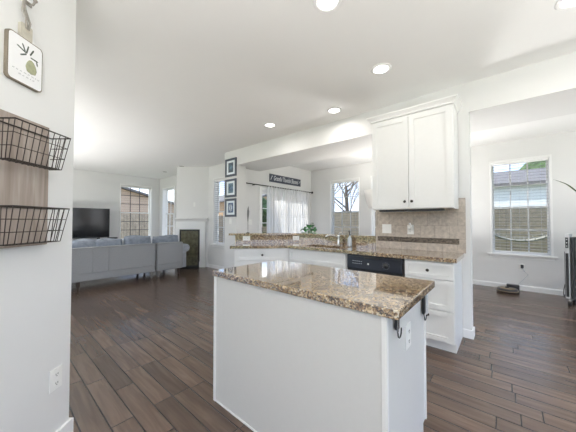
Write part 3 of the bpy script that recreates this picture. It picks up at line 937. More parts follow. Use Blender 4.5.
# ------------------------------------------------------------------ picture frames
def frame(z, label, art):
    t = thing('picture_frame', label, 'picture frame', (XW, 4.522, z), -PI / 2, 'framed pictures stacked on the column')
    w, h = .385, .39
    bm = B(); f = .045
    x0, x1, z0, z1 = -w / 2, w / 2, -h / 2, h / 2
    box(bm, x0, x0 + f, -.025, 0, z0, z1, .003); box(bm, x1 - f, x1, -.025, 0, z0, z1, .003)
    box(bm, x0 + f, x1 - f, -.025, 0, z0, z0 + f, .003); box(bm, x0 + f, x1 - f, -.025, 0, z1 - f, z1, .003)
    obj('frame', bm, framen, t)
    bm = B(); box(bm, x0 + f, x1 - f, -.012, -.002, z0 + f, z1 - f); obj('mat_board', bm, matte, t)
    bm = B(); box(bm, -.085, .085, -.0135, -.012, -.105, .105); a = obj('print', bm, art[0], t)
    bm = B()
    if art[1] == 0:
        lathe(bm, [(0, 0), (.05, 0), (.05, .001), (0, .001)], 0, 0, 20); 
        for k in range(5): 
            an = k * 2 * PI / 5 + .3; sphere(bm, (.045 * math.cos(an), .045 * math.sin(an), .0005), .02, 1, 1, .05, 8)
    elif art[1] == 1:
        for k in range(4): box(bm, -.06 + k * .034, -.04 + k * .034, -.06, .07 - k * .015, 0, .001)
    else:
        for k in range(3): tube(bm, [((.06 - k * .018) * math.cos(q) * .8, (.08 - k * .022) * math.sin(q), .0005) for q in [2 * PI * i / 20 for i in range(20)]], .004, 5, closed=True)
    bmesh.ops.rotate(bm, verts=bm.verts, cent=(0, 0, 0), matrix=Matrix.Rotation(PI / 2, 3, 'X'))
    bmesh.ops.translate(bm, verts=bm.verts, vec=(0, -.0137, 0))
    obj('motif', bm, art[2], a)
p1 = plain('print_dark', (.10, .13, .16), .6, var=.4, scale=25); p2 = plain('print_teal', (.14, .23, .29), .6, var=.4, scale=25); p3 = plain('print_blue', (.10, .15, .26), .6, var=.4, scale=25)
frame(2.432, 'top navy-framed print on the column with a dark grey-blue picture', (p1, 0, p2))
frame(1.985, 'middle navy-framed print on the column with a teal picture', (p2, 1, p3))
frame(1.560, 'lowest navy-framed print on the column with a deep blue picture', (p3, 2, matte))

# ------------------------------------------------------------------ patio side: sign, rod, curtains
t = thing('wall_sign', 'long navy sign with white script above the curtain rod', 'sign', (5.19, YP, 2.365), 0)
bm = B(); box(bm, -.63, .63, -.02, 0, -.10, .10, .003); obj('board', bm, navy, t)
text_mesh('lettering', 'Grateful Thankful Blessed', .17, textw, t, (0, -.0215, 0), (PI / 2, 0, 0), width=1.0, shear=.35)
for s in (-1, 1):
    bm = B(); tube(bm, [(s * .60, -.0215, .05 if s > 0 else -.05), (s * .575, -.0215, .0), (s * .54, -.0215, .055 if s < 0 else -.02)], .007, 5)
    obj('flourish', bm, textw, t)

t = thing('curtain_rod', 'thin black curtain rod with round finials over the patio door', 'curtain rod', (0, YP - .07, 2.13))
bm = B(); tube(bm, [(3.72, 0, 0), (6.30, 0, 0)], .011, 10); obj('rod', bm, blackm, t)
for x in (3.70, 6.32):
    bm = B(); sphere(bm, (x, 0, 0), .033); obj('finial', bm, blackm, t)
for x in (4.0, 6.2):
    bm = B(); box(bm, x - .012, x + .012, -.01, .07, -.022, -.008); obj('bracket', bm, blackm, t)
def curtain(x0, x1, folds, label, seed):
    rnd = random.Random(seed)
    t = thing('sheer_curtain', label, 'curtain', ((x0 + x1) / 2, YP - .07, 0), 0, 'sheer curtain panels on the black rod')
    bm = B()
    nx_, nz = folds * 10, 14
    ph = [rnd.uniform(-.5, .5) for _ in range(folds + 2)]
    grid = []
    for j in range(nz + 1):
        v = j / nz; z = 2.15 - v * 2.12
        row = []
        for i in range(nx_ + 1):
            u = i / nx_
            amp = .012 + .016 * min(1, v * 3)
            y = amp * math.sin(u * folds * 2 * PI + ph[int(u * folds)] * v) - .004
            x = (x0 + (x1 - x0) * u) - (x0 + x1) / 2 + .008 * math.sin(u * 40 + v * 3) * v
            row.append(bm.verts.new((x, y, z)))
        grid.append(row)
    for j in range(nz):
        for i in range(nx_):
            f = bm.faces.new((grid[j][i], grid[j][i + 1], grid[j + 1][i + 1], grid[j + 1][i])); f.smooth = True
    obj('fabric', bm, sheerm, t)
    for k in range(4):
        x = (k - 1.5) * (x1 - x0) / 3.4
        bm = B(); tube(bm, [(x, .02 * math.cos(q), .02 * math.sin(q) + 2.13) for q in [2 * PI * i / 14 for i in range(14)]], .003, 6, closed=True); obj('ring', bm, chrome, t)
curtain(4.40, 5.26, 9, 'left sheer white curtain panel on the patio door', 1)
curtain(5.29, 6.16, 9, 'right sheer white curtain panel behind the green plant', 2)

# leafy plant on a breakfast table
t = thing('breakfast_table', 'small round wooden table behind the raised bar', 'table', (4.36, 3.06, 0))
bm = B(); lathe(bm, [(0, .72), (.42, .72), (.43, .735), (.43, .75), (0, .75)], 0, 0, 40); obj('tabletop', bm, woodt, t)
bm = B(); lathe(bm, [(.05, .03), (.04, .2), (.06, .4), (.045, .72)], 0, 0, 20); obj('pedestal', bm, woodt, t)
bm = B(); lathe(bm, [(.26, 0), (.26, .015), (.10, .035), (.05, .06)], 0, 0, 28); obj('foot', bm, woodt, t)
t = thing('potted_plant', 'green broad-leaved plant rising behind the raised granite bar', 'plant', (4.33, 3.10, .7505))
bm = B(); lathe(bm, [(.06, 0), (.08, .10), (.09, .17), (.082, .17), (.078, .15), (0, .15)], 0, 0, 24); obj('pot', bm, potm, t)
bm = B(); lathe(bm, [(0, .151), (.077, .151), (.07, .158), (0, .16)], 0, 0, 16); obj('soil', bm, soilm, t)
def leaf_mesh(bm, base, tip, w, sag=.02, n=8, up=V(0, 0, 1)):
    base, tip = Vector(base), Vector(tip)
    d = tip - base; s = d.cross(up)
    s = s.normalized() if s.length > 1e-5 else V(1, 0, 0)
    nrm = s.cross(d).normalized()
    rows = []
    for i in range(n + 1):
        u = i / n
        c = base + d * u + nrm * (math.sin(u * PI) * sag)
        ww = w * math.sin(PI * min(.985, max(.03, u)) ** .75) 
        rows.append([bm.verts.new(c - s * ww + nrm * ww * .25), bm.verts.new(c), bm.verts.new(c + s * ww + nrm * ww * .25)])
    for a, b in zip(rows, rows[1:]):
        for k in range(2):
            f = bm.faces.new((a[k], a[k + 1], b[k + 1], b[k])); f.smooth = True
def thick(o, t=.001):
    m = o.modifiers.new('s', 'SOLIDIFY'); m.thickness = t; m.offset = 0
rnd = random.Random(3)
for k in range(17):
    a = k * 2.4; r = .05 + .16 * ((k * 7) % 10) / 10; z = .50 - r * .9 + rnd.uniform(-.03, .03)
    tip = (r * math.cos(a), r * math.sin(a), z)
    mid_ = (tip[0] * .45, tip[1] * .45, z * .95 + .01)
    bm = B(); leaf_mesh(bm, mid_, (tip[0] * 1.2, tip[1] * 1.2, z - .05), .066, .025); tube(bm, [(0, 0, .15), (tip[0] * .25, tip[1] * .25, z * .7), mid_], .003, 5)
    thick(obj('leaf', bm, green, t), .0012)
# slender dark blade on the bar end
t = thing('blade_ornament', 'slender dark blade-shaped ornament standing near the bar left end', 'ornament', (2.864, 3.336, 1.0685))
bm = B(); lathe(bm, [(.03, 0), (.03, .006), (.006, .014), (.005, .02)], 0, 0, 16); obj('foot', bm, blackm, t)
bm = B()
pts = [(.003, .015), (.004, .20), (.010, .27), (.018, .34), (.020, .40), (.012, .44), (.014, .47), (.010, .49), (-.004, .46), (-.014, .40), (-.016, .33), (-.010, .26), (-.004, .20), (-.003, .015)]
prism_axis(bm, [(p * 1.0, q * .93) for p, q in pts], -.004, .004, 'y')
bmesh.ops.rotate(bm, verts=bm.verts, cent=(0, 0, 0), matrix=Matrix.Rotation(YAW - PI / 2, 3, 'Z'))
obj('blade', bm, plain('blade_grey', (.16, .16, .16), .4), t)

# ------------------------------------------------------------------ fireplace on the angled wall
f0 = V(3.375, 6.93, 0)
t = thing('fireplace', 'white mantel fireplace with glass front on the angled wall', 'fireplace', (3.374, 6.929, 0), -PI / 4)
bm = B(); box(bm, .0, .095, -.05, 0, 0, 1.05); box(bm, .645, .79, -.05, 0, 0, 1.05); box(bm, .635, .80, -.062, 0, 0, .16, .003)
box(bm, .665, .77, -.056, -.05, .20, 1.0); obj('surround', bm, trimw, t)
bm = B(); box(bm, .0, .79, -.055, 0, 1.05, 1.26); obj('frieze', bm, trimw, t)
bm = B(); prism_axis(bm, [(0, 1.26), (-.06, 1.26), (-.075, 1.29), (-.10, 1.31), (-.125, 1.33), (-.13, 1.36), (0, 1.36)], -.005, .855, 'x'); obj('mantel_shelf', bm, trimw, t)
bm = B(); s0, s1 = .097, .643
box(bm, s0, s0 + .04, -.03, 0, 0.012, 1.04); box(bm, s1 - .05, s1, -.03, 0, 0.012, 1.04); box(bm, s0 + .04, s1 - .05, -.03, 0, 1.0, 1.04); box(bm, s0 + .04, s1 - .05, -.03, 0, 0.012, .05)
obj('firebox_frame', bm, fireb, t)
bm = B(); box(bm, s0 + .04, s1 - .05, -.004, 0, .05, 1.0)
for k in range(3): box(bm, s0 + .06 , s1 - .07, -.016, -.004, .12 + k * .28, .19 + k * .28)
o = obj('firebox_back', bm, firei, t)
bm = B(); box(bm, s0 + .04, s1 - .05, -.022, -.018, .05, 1.0); obj('glass_front', bm, fireg, t)
bm = B(); box(bm, s0, s1, -.20, -.0, 0, .011); obj('hearth', bm, bgloss, t)

# ------------------------------------------------------------------ television and console
t = thing('tv_console', 'low white console under the television, mostly behind the sofa', 'console', (1.75, 9.14, 0))
bm = B(); box(bm, -.85, .85, -.22, .22, .08, .74, .006); obj('body', bm, consw, t)
for i in range(3):
    bm = B(); box(bm, -.83 + i * .56, -.29 + i * .56, -.236, -.221, .11, .70, .003); obj('door', bm, consw, t)
for x in (-.8, .8):
    for y in (-.18, .18):
        bm = B(); box(bm, x - .025, x + .025, y - .025, y + .025, 0, .08); obj('leg', bm, consw, t)
t = thing('television', 'large black flat television on the console', 'television', (1.62, 9.13, .741))
bm = B(); box(bm, -.76, .76, -.025, .025, .05, .905, .006); obj('bezel', bm, bplast, t)
bm = B(); box(bm, -.742, .742, -.0275, -.025, .075, .888); obj('screen', bm, screen, t)
for s in (-1, 1):
    bm = B(); prism_axis(bm, [(-.13, 0), (.13, 0), (.02, .055), (-.02, .055)], s * .5 - .02, s * .5 + .02, 'x'); obj('foot', bm, bplast, t)
t = thing('cable_box', 'small black box on the console right of the television', 'media box', (2.46, 9.10, .741))
bm = B(); box(bm, -.11, .11, -.09, .09, 0, .045, .004); obj('case', bm, bplast, t)
bm = B(); box(bm, -.09, .09, -.092, -.09, .012, .032); obj('front_panel', bm, bgloss, t)

# ------------------------------------------------------------------ sofa
def pillow(bm, cx, cy, cz, w, d_, h, rnd, yaw=0):
    n = 12
    g = []
    for s in (-1, 1):
        rows = []
        for j in range(n + 1):
            row = []
            for i in range(n + 1):
                u, v = i / n * 2 - 1, j / n * 2 - 1
                b = max(0, (1 - u ** 4) * (1 - v ** 4)) ** .45
                x = u * w / 2 * (1 - .05 * v * v); z = v * h / 2 * (1 - .05 * u * u)
                y = s * d_ / 2 * b + rnd.uniform(-.003, .003) * b
                z += .012 * math.sin(u * 3 + cx) * (v > 0)
                row.append((x, y, z))
            rows.append(row)
        g.append(rows)
    c, s_ = math.cos(yaw), math.sin(yaw)
    vs = {}
    def vert(s, j, i):
        edge = i in (0, n) or j in (0, n)
        k = (0 if edge else s, j, i)
        if k not in vs:
            x, y, z = g[s][j][i]
            if edge: y = 0
            vs[k] = bm.verts.new((cx + c * x - s_ * y, cy + s_ * x + c * y, cz + z))
        return vs[k]
    for s in (0, 1):
        for j in range(n):
            for i in range(n):
                q = [vert(s, j, i), vert(s, j, i + 1), vert(s, j + 1, i + 1), vert(s, j + 1, i)]
                if s: q.reverse()
                f = bm.faces.new(q); f.smooth = True
def turned_leg(root, x, y, m=legm):
    bm = B(); lathe(bm, [(.014, 0), (.02, .02), (.014, .04), (.028, .06), (.034, .09), (.03, .12), (.034, .15)], x, y, 14); return obj('leg', bm, m, root)
def sofa_module(name, label, x0, x1, Y, cushions, legs, arm=False, skirt=(.145, .145), seams=()):
    t = thing(name, label, 'sofa', (x0, Y, 0))
    L = x1 - x0
    rnd = random.Random(int(L * 100))
    bm = B(); box(bm, 0, L, 0, .16, .15, .775, .018); back = obj('back', bm, sofam, t)
    bm = B()
    for x in (0.008, L - .008): tube(bm, [(x, -.004, .20), (x, -.004, .765)], .006, 6)
    tube(bm, [(.008, -.004, .767), (L - .008, -.004, .767)], .007, 6)
    for x in seams: tube(bm, [(x, -.002, .30), (x, -.002, .765)], .004, 6)
    tube(bm, [(.0, -.003, .295), (L, -.003, .295)], .005, 6)
    obj('piping', bm, sofap, back)
    bm = B(); box(bm, 0, L, .161, .92, .15, .36, .01); obj('base', bm, sofam, t)
    nseat = max(1, round(L / .75))
    for i in range(nseat):
        bm = B(); box(bm, i * L / nseat + .004, (i + 1) * L / nseat - .004, .165, .95, .362, .48, .03); obj('seat_cushion', bm, sofam, t)
    for (cx, w, h) in cushions:
        bm = B(); pillow(bm, cx, .25, .745, w, .22, .44 * h / .44, rnd); o = obj('back_cushion', bm, cushm, t)
    for (lx, ly, m) in legs: turned_leg(t, lx, ly, m)
    if arm:
        bm = B(); box(bm, L + .001, L + .12, .05, .93, .15, .56, .01)
        tube(bm, [(L + .10, .03, .62), (L + .10, .93, .62)], .095, 20); obj('arm', bm, armm, t)
    return t
sofa_module('sectional_sofa', 'long grey slipcovered sofa seen from behind in front of the television', -.55, 2.43, 5.95,
            [(1.75, .42, .36), (2.14, .54, .34), (2.70, .56, .42), (1.18, .66, .40), (.5, .66, .40)],
            [(1.64, .05, legm), (2.92, .06, legl), (.08, .06, legm), (1.64, .86, legm), (2.92, .86, legm), (.08, .86, legm)], seams=(1.84, 2.10))
sofa_module('sofa_end_module', 'grey slipcovered sofa end section beside the fireplace with a rolled arm', 2.465, 3.06, 5.95,
            [(.30, .62, .38)], [(.06, .06, legl), (.52, .06, legm), (.06, .86, legm), (.52, .86, legm)], arm=True)

# ------------------------------------------------------------------ things on the near left wall (parallel frame of the view direction)
def wall_thing(name, label, cat, group=None): return thing(name, label, cat, (0, 0, 0), YAW, group)
t = thing('wooden_backboard', 'weathered brown wooden board on the left wall behind the wire baskets', 'wall rack', pf(1.20, 1.289, 1.45), YAW)
bm = B(); box(bm, -.15, .155, -.017, 0, -.305, .315, .004); obj('board', bm, boardm, t)
def basket(zt, label):
    t = thing('wire_basket', label, 'basket', pf(1.222, 1.268, zt), YAW, 'black wire baskets on the backboard')
    hx, hp, dp, tp = .139, -.170, -.103, .035     # half length, depth down, protrusion (local -y), taper
    def top(u, v): return (u, v, 0)
    r = .0019
    bm = B()
    rim = [(-hx, 0, 0), (-hx, dp, 0), (hx, dp, 0), (hx, 0, 0)]
    for a, b in zip(rim, rim[1:] + rim[:1]): tube(bm, [a, b], .0032, 7)
    obj('rim', bm, wirem, t)
    bm = B()
    n = 9
    bx, bd = hx - .012, dp + tp
    for i in range(n + 1):
        u = -1 + 2 * i / n
        tube(bm, [(u * hx, dp, 0), (u * bx, bd, hp), (u * bx, -.004, hp)], r, 5)
    for k in range(0, 4):
        q = (k) / 3
        x = hx + (bx - hx) * q; d2 = dp + (bd - dp) * q; z = hp * q
        if k: tube(bm, [(-x, -.002, z), (-x, d2, z), (x, d2, z), (x, -.002, z)], r, 5)
    for s in (-1, 1):
        for k in range(1, 4):
            v = k / 4
            tube(bm, [(s * hx, dp * v, 0), (s * bx, bd * v, hp)], r, 5)
    for k in range(1, 4): tube(bm, [(-bx, bd * k / 4, hp), (bx, bd * k / 4, hp)], r, 5)
    obj('wires', bm, wirem, t)
basket(1.708, 'upper black wire basket hanging on the left wall board')
basket(1.332, 'lower black wire basket hanging on the left wall board')

# pear cutting board sign
t = thing('pear_board_sign', 'white board sign with a pear drawing hung from a ribbon', 'sign', pf(1.226, 1.289, 2.038), YAW)
def rrect(x0, x1, z0, z1, r, n=5):
    P = []
    for cx, cz, a0 in ((x1 - r, z1 - r, 0), (x0 + r, z1 - r, PI / 2), (x0 + r, z0 + r, PI), (x1 - r, z0 + r, 1.5 * PI)):
        for k in range(n + 1):
            a = a0 + PI / 2 * k / n; P.append((cx + r * math.cos(a), cz + r * math.sin(a)))
    return P
bm = B(); prism_axis(bm, rrect(-.083, .083, -.113, .113, .018), -.016, 0, 'y'); obj('board', bm, edgew, t)
bm = B(); prism_axis(bm, rrect(-.078, .078, -.108, .108, .016), -.0175, -.0162, 'y'); face = obj('painted_face', bm, boardw, t)
bm = B(); prism_axis(bm, rrect(-.026, .030, .112, .185, .008), -.015, -.001, 'y'); obj('handle', bm, handw, t)
bm = B()
lathe(bm, [(0, -.046), (.021, -.040), (.028, -.02), (.022, .002), (.012, .018), (0, .024)], 0, 0, 16)
for v in bm.verts: v.co.y *= .06
bmesh.ops.translate(bm, verts=bm.verts, vec=(.024, -.0180, .0)); obj('pear', bm, pearm, face)
bm = B()
for (a, b, w) in (((.0, .045), (-.045, .06), .013), ((.0, .04), (-.03, .02), .009), ((.0, .045), (.01, .085), .016), ((.018, .045), (.035, .08), .017), ((.02, .035), (.058, .035), .010), ((-.005, .05), (-.02, .082), .010), ((.05, .035), (.055, .01), .007)):
    leaf_mesh(bm, (a[0], -.0180, a[1]), (b[0], -.0180, b[1]), w, 0, up=V(0, 1, 0))
o = obj('leaves', bm, leafd, face); thick(o, .0008)
bm = B(); rnd = random.Random(5)
for row, (x0, x1, z) in enumerate(((-.062, .062, -.056), (-.035, .035, -.072))):
    x = x0
    while x < x1:
        w = rnd.uniform(.006, .013); 
        k = 0
        pts_ = []
        while k * .003 < w: pts_.append((x + k * .003, -.0178, z + (.0025 if k % 2 else -.0025))); k += 1
        if len(pts_) > 1: tube(bm, pts_, .0007, 4)
        x += w + .006
obj('script_lines', bm, inkm, face)
bm = B(); tube(bm, [(.0, -.017, .165), (-.008, -.02, .21), (-.016, -.012, .255), (-.012, -.012, .295)], .005, 6); tube(bm, [(.008, -.017, .165), (.012, -.02, .20), (-.004, -.014, .25), (-.012, -.012, .295)], .005, 6)
obj('ribbon', bm, ribm, t)
t = thing('wall_hook', 'grey metal wall hook holding the ribbon of the pear board', 'hook', pf(1.245, 1.289, 2.345), YAW)
bm = B(); box(bm, -.022, .016, -.006, 0, -.012, .008, .002); obj('plate', bm, ribm, t)
bm = B(); tube(bm, [(-.005, -.006, -.002), (-.005, -.03, -.012), (-.005, -.040, .004)], .005, 8); sphere(bm, (-.005, -.042, .008), .009); obj('hook', bm, ribm, t)

# ------------------------------------------------------------------ dining area: vacuum, dock, cord, radiator, plant
t = thing('robot_vacuum', 'round black robot vacuum with bronze edge on the floor at the far wall', 'robot vacuum', (6.06, .0, 0), R(10))
t.scale = (.86, .86, .86)
bm = B(); lathe(bm, [(0, .012), (.16, .012), (.172, .02), (.172, .06), (.165, .078), (0, .08)], 0, 0, 40); obj('body', bm, bplast, t)
bm = B(); lathe(bm, [(0, .0801), (.13, .0801), (.13, .084), (.03, .086), (0, .086)], 0, 0, 32); obj('top_plate', bm, gold, t)
bm = B(); lathe(bm, [(0, .086), (.032, .086), (.032, .105), (0, .107)], 0.02, 0, 20); obj('sensor_turret', bm, bplast, t)
bm = B(); lathe(bm, [(.1725, .028), (.177, .03), (.177, .046), (.1725, .048)], 0, 0, 40); obj('bumper', bm, gold, t)
for s in (-1, 1):
    bm = B(); tube(bm, [(.0, s * .11 - .012, .03), (.0, s * .11 + .012, .03)], .03, 16); obj('wheel', bm, rubber, t)
t = thing('charging_dock', 'black charging dock against the baseboard behind the robot vacuum', 'charging dock', (6.30, -.08, 0))
bm = B(); box(bm, -.04, .055, -.09, .09, 0, .10, .008); obj('housing', bm, bplast, t)
bm = B(); box(bm, -.10, -.041, -.08, .08, 0, .012, .003); obj('ramp', bm, bplast, t)
t = thing('power_cord', 'thin cord with black plug running from the wall outlet to the dock', 'cord', (0, 0, 0))
bm = B(); box(bm, 6.325, 6.366, -.232, -.192, .41, .475, .006); obj('plug', bm, bplast, t)
bm = B(); tube(bm, [(6.335, -.212, .42), (6.325, -.24, .36), (6.33, -.29, .30), (6.33, -.235, .22), (6.33, -.175, .14), (6.335, -.15, .10), (6.35, -.135, .03), (6.352, -.12, .01)], .0035, 6); obj('cable', bm, cordm, t)

rx, ry = 5.80, -.77
t = thing('radiator', 'tall black column heater on casters at the right photo edge', 'heater', (rx, ry, 0), R(-18))
for k in range(5):
    bm = B(); x = .0; y = -.09 + -.065 * (k - 1.2)
    box(bm, -.085, .085, y - .022, y + .022, .10, 1.03, .018); obj('fin', bm, metalrd, t)
bm = B(); box(bm, -.085, .085, .02, .07, .09, 1.08, .012); hd = obj('control_column', bm, silver, t)
bm = B(); box(bm, -.060, .045, .0701, .080, .12, .80, .003); box(bm, -.0865, -.0851, .03, .062, .12, .78); obj('side_grille', bm, bplast, hd)
bm = B(); box(bm, -.090, -.0851, .03, .062, .86, 1.02, .002)
obj('control_panel', bm, bplast, hd)
bm = B()
for z in (.89, .94, .99): sphere(bm, (-.0915, .046, z), .008)
obj('dial', bm, silver, hd)
for k, y in enumerate((.02, -.22)):
    bm = B(); box(bm, -.14, .14, y - .015, y + .015, .06, .085, .003); ax = obj('caster_bracket', bm, chrome, t)
    for s in (-1, 1):
        bm = B(); tube(bm, [(s * .125, y - .016, .031), (s * .125, y + .016, .031)], .031, 16); obj('wheel', bm, rubber, ax)
bm = B(); tube(bm, [(-.05, .08, .30), (-.075, .09, .22), (-.09, .09, .16), (-.07, .09, .10), (-.05, .085, .14)], .005, 6); obj('cord', bm, rubber, t)

t = thing('tall_plant', 'arching long green leaf of a tall plant entering at the right edge', 'plant', (5.56, -1.42, 0))
bm = B(); lathe(bm, [(.13, 0), (.17, .30), (.18, .36), (.165, .36), (.16, .33), (0, .33)], 0, 0, 28); obj('pot', bm, potm, t)
bm = B(); lathe(bm, [(0, .331), (.158, .331), (.15, .34), (0, .345)], 0, 0, 20); obj('soil', bm, soilm, t)
bm = B(); tube(bm, [(0, 0, .33), (.01, .01, .8), (.0, .03, 1.25)], [.02, .016, .012], 10); obj('stem', bm, bark, t)
def blade(pts, w):
    bm = B(); pts = [Vector(p) for p in pts]; n = len(pts)
    # resample
    P = []
    for i in range(n - 1):
        for k in range(6):
            u = k / 6
            p0, p1, p2, p3 = pts[max(i - 1, 0)], pts[i], pts[i + 1], pts[min(i + 2, n - 1)]
            P.append(.5 * ((2 * p1) + (p2 - p0) * u + (2 * p0 - 5 * p1 + 4 * p2 - p3) * u * u + (3 * p1 - p0 - 3 * p2 + p3) * u ** 3))
    P.append(pts[-1]); m = len(P)
    rows = []
    for i, p in enumerate(P):
        d_ = (P[min(i + 1, m - 1)] - P[max(i - 1, 0)]).normalized()
        s = d_.cross(V(0, 0, 1)).normalized(); u = i / (m - 1)
        ww = w * min(1, (1 - u) * 3 + .06) * min(1, u * 5 + .4)
        rows.append([bm.verts.new(p - s * ww + V(0, 0, ww * .5)), bm.verts.new(p), bm.verts.new(p + s * ww + V(0, 0, ww * .5))])
    for a, b in zip(rows, rows[1:]):
        for k in range(2):
            f = bm.faces.new((a[k], a[k + 1], b[k + 1], b[k])); f.smooth = True
    o = obj('leaf', bm, dkgreen, t); thick(o, .0012)
blade([(0, .03, 1.22), (-.12, .30, 1.46), (-.20, .60, 1.62), (-.27, .76, 1.78), (-.33, .90, 1.865)], .018)
blade([(0, .03, 1.24), (-.02, -.25, 1.60), (.05, -.6, 1.65), (.1, -.8, 1.45)], .02)
blade([(0, .03, 1.24), (.2, -.05, 1.6), (.42, -.15, 1.62), (.6, -.2, 1.4)], .02)
blade([(0, .03, 1.24), (-.15, -.1, 1.7), (-.35, -.3, 1.75), (-.5, -.45, 1.5)], .02)
blade([(0, .03, 1.24), (.02, .0, 1.7), (.1, -.1, 2.0), (.2, -.2, 2.1)], .018)

# ------------------------------------------------------------------ outside
bm = B(); box(bm, -40, 60, -40, 60, -.5, -.25)
o = struct('ground', bm, grass, 'lawn outside the windows', 'ground')
bm = B(); box(bm, XFAM + .25, 12, YP + .25, 9.2, -.25, -.06)
struct('patio_slab', bm, concrete, 'pale patio outside the sliding door', 'patio')
def fence(name, p0, p1, h, label, m):
    p0, p1 = Vector(p0), Vector(p1); d_ = p1 - p0; L = d_.length; rz = math.atan2(d_.y, d_.x)
    t = thing(name, label, 'fence', (p0.x, p0.y, -.25), 0)
    bm = B()
    if abs(d_.x) < .01: box(bm, -.02, .02, 0, L, 0, h)
    else: box(bm, 0, L, -.02, .02, 0, h)
    obj('boards', bm, m, t)
    for k in range(int(L / 2.4) + 1):
        bm = B(); q = d_.normalized() * k * 2.4
        box(bm, q.x - .05, q.x + .05, q.y - .05, q.y + .05, 0, h + .06); obj('post', bm, m, t)
fence('wooden_fence', (12, -9, 0), (12, 14, 0), 2.0, 'brown wooden fence seen through the far wall windows', fencem)
fence('wooden_fence', (-4, 15, 0), (12, 15, 0), 1.9, 'brown wooden fence seen through the television wall window', fencex)
def house(name, label, x0, x1, y0, y1, hw, hr, m, ridge='x', wm=None):
    t = thing(name, label, 'house', (x0, y0, -.25))
    L, D = x1 - x0, y1 - y0
    bm = B(); box(bm, 0, L, 0, D, 0, hw)
    if ridge == 'y': prism_axis(bm, [(0, hw), (L, hw), (L / 2, hr)], 0, D, 'y')
    else: prism_axis(bm, [(0, hw), (D, hw), (D / 2, hr)], 0, L, 'x')
    obj('walls', bm, m, t)
    bm = B(); o_ = .35
    if ridge == 'y':
        k = (hr - hw) / (L / 2)
        for s in (0, 1):
            a = (-o_, hw - k * o_) if s == 0 else (L + o_, hw - k * o_)
            prism_axis(bm, [a, (L / 2, hr), (L / 2, hr + .15), (a[0], a[1] + .15)], -o_, D + o_, 'y')
    else:
        k = (hr - hw) / (D / 2)
        for s in (0, 1):
            a = (-o_, hw - k * o_) if s == 0 else (D + o_, hw - k * o_)
            prism_axis(bm, [a, (D / 2, hr), (D / 2, hr + .15), (a[0], a[1] + .15)], -o_, L + o_, 'x')
    obj('roof', bm, roofm, t)
    # windows on faces that look this way
    for i in range(2):
        for f_ in ('y', 'x'):
            S = L if f_ == 'y' else D
            c0 = S * (.3 + .4 * i)
            bm = B(); bm2 = B()
            for (bb_, q, w_) in ((bm, .04, .62), (bm2, .05, .5)):
                if f_ == 'y' and ridge == 'q': box(bb_, c0 - w_, c0 + w_, -q, -.0 if bb_ is bm else -.04, 1.0 + (.62 - w_), 2.5 - (.62 - w_))
                elif f_ == 'x': box(bb_, -q, 0 if bb_ is bm else -.04, c0 - w_, c0 + w_, 1.0 + (.62 - w_), 2.5 - (.62 - w_))
            if f_ == 'y': bm.free(); bm2.free(); continue
            w_o = obj('window', bm, trimw, t); obj('pane', bm2, bgloss, w_o)
house('neighbour_house', 'tan sided gable house seen through the window beside the television', 0.8, 10.2, 21, 30, 2.83, 4.05, sidetan, 'y')
house('neighbour_house', 'pale sided house seen through the large dining window', 19, 29, -7, 5.0, 3.6, 4.95, sidewht, 'y')
house('neighbour_house', 'tan house seen past the picture column and patio curtains', 14.5, 23, 16, 26, 3.4, 4.6, tile_mat('siding_orange', 4, .16, (.66, .42, .24), (.64, .41, .24), (.38, .25, .15), .008, .04, 3), 'y')

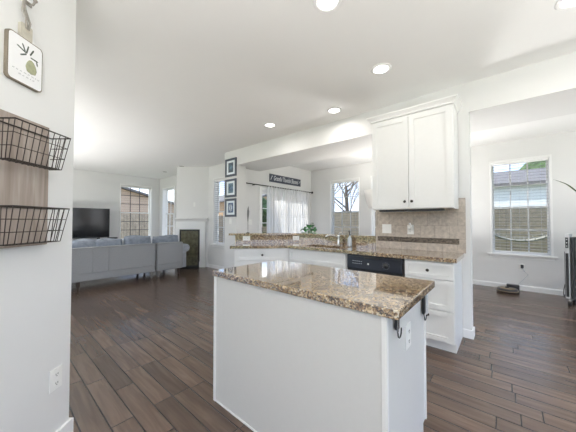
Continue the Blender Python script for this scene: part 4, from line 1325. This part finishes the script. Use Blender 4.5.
def conifer(x, y, h, r, label, seed):
    t = thing('leafy_tree', label, 'tree', (x, y, -.25))
    rnd = random.Random(seed)
    bm = B(); tube(bm, [(0, 0, 0), (0, 0, h * .6)], [.18, .08], 8); obj('trunk', bm, bark, t)
    bm = B()
    for k in range(26):
        a = rnd.uniform(0, 2 * PI); q = rnd.uniform(0, 1); rr = r * (1 - .55 * q) * rnd.uniform(.2, 1)
        g = bmesh.ops.create_icosphere(bm, subdivisions=2, radius=r * rnd.uniform(.28, .45))
        for v in g['verts']:
            v.co = v.co * rnd.uniform(.82, 1.18) + Vector((rr * math.cos(a), rr * math.sin(a), h * (.35 + .6 * q)))
    obj('crown', bm, crownm, t)
def bare(x, y, h, label, seed):
    t = thing('bare_tree', label, 'tree', (x, y, -.25), 0, 'bare trees beyond the fence')
    rnd = random.Random(seed)
    bt, bb_ = B(), B()
    tube(bt, [(0, 0, 0), (.05, 0, h * .3), (0, .05, h * .5)], [.16, .12, .09], 8)
    def br(p, d_, L, r, n):
        if n == 0: return
        e = p + d_ * L
        tube(bb_, [p, p + d_ * L * .5 + V(rnd.uniform(-.05, .05), rnd.uniform(-.05, .05), 0) * L, e], [r, r * .8, r * .6], 4)
        for _ in range(3 if n > 1 else 2):
            q = (d_ + V(rnd.uniform(-.7, .7), rnd.uniform(-.7, .7), rnd.uniform(-.2, .5))).normalized()
            br(e if _ else p + d_ * L * .6, q, L * .72, r * .6, n - 1)
    for k in range(7):
        a = k * .9 + rnd.random()
        br(V(0, 0, h * (.22 + .045 * k)), V(math.cos(a) * .7, math.sin(a) * .7, .6).normalized(), h * .22, .06, 5)
    obj('trunk', bt, bark, t); obj('branches', bb_, twigm, t)
bare(14.6, 7.6, 7.5, 'tall bare tree behind the fence, filling the window above the sink', 1)
bare(22.5, 13.5, 8.5, 'second bare tree behind the fence, right in the window above the sink', 2)
conifer(36, -2.6, 6.9, 3.0, 'dark green tree above the pale house roof', 4)
conifer(36, 5.0, 6.7, 2.6, 'dark green tree left above the pale house roof', 5)
conifer(10.6, 11.4, 3.2, .8, 'green bush outside the patio door beside the fence', 6)
# hammock
t = thing('hammock', 'pale rope hammock sagging between two posts outside the dining window', 'hammock', (8.4, 0, -.25))
bm = B(); bm2 = B()
n = 24
ya, yb = .75, -1.25
def hz(u): return 1.02 + .55 * (2 * u - 1) ** 2
rows = []
for i in range(n + 1):
    u = i / n; w = .42 * math.sin(PI * min(.97, max(.03, u))) ** .6
    rows.append([(x * w, ya + (yb - ya) * u, hz(u) + .10 * x * x) for x in (-1, -.6, -.2, .2, .6, 1)])
for k in range(6): tube(bm, [r_[k] for r_ in rows], .008, 5)
for r_ in rows[1:-1:2]: tube(bm, r_, .006, 5)
V2 = [[bm2.verts.new((p[0], p[1], p[2] + .004)) for p in r_[1:5]] for r_ in rows[6:19]]
for a, b in zip(V2, V2[1:]):
    for k in range(3): bm2.faces.new((a[k], a[k + 1], b[k + 1], b[k]))
obj('net', bm, plain('rope', (.24, .23, .19), .9), t)
thick(obj('cloth', bm2, plain('hammock_cloth', (.26, .25, .21), .9, var=.2), t), .004)
for y in (ya + .06, yb - .06):
    bm = B(); box(bm, -.05, .05, y - .05, y + .05, 0, 2.0); obj('post', bm, bark, t)
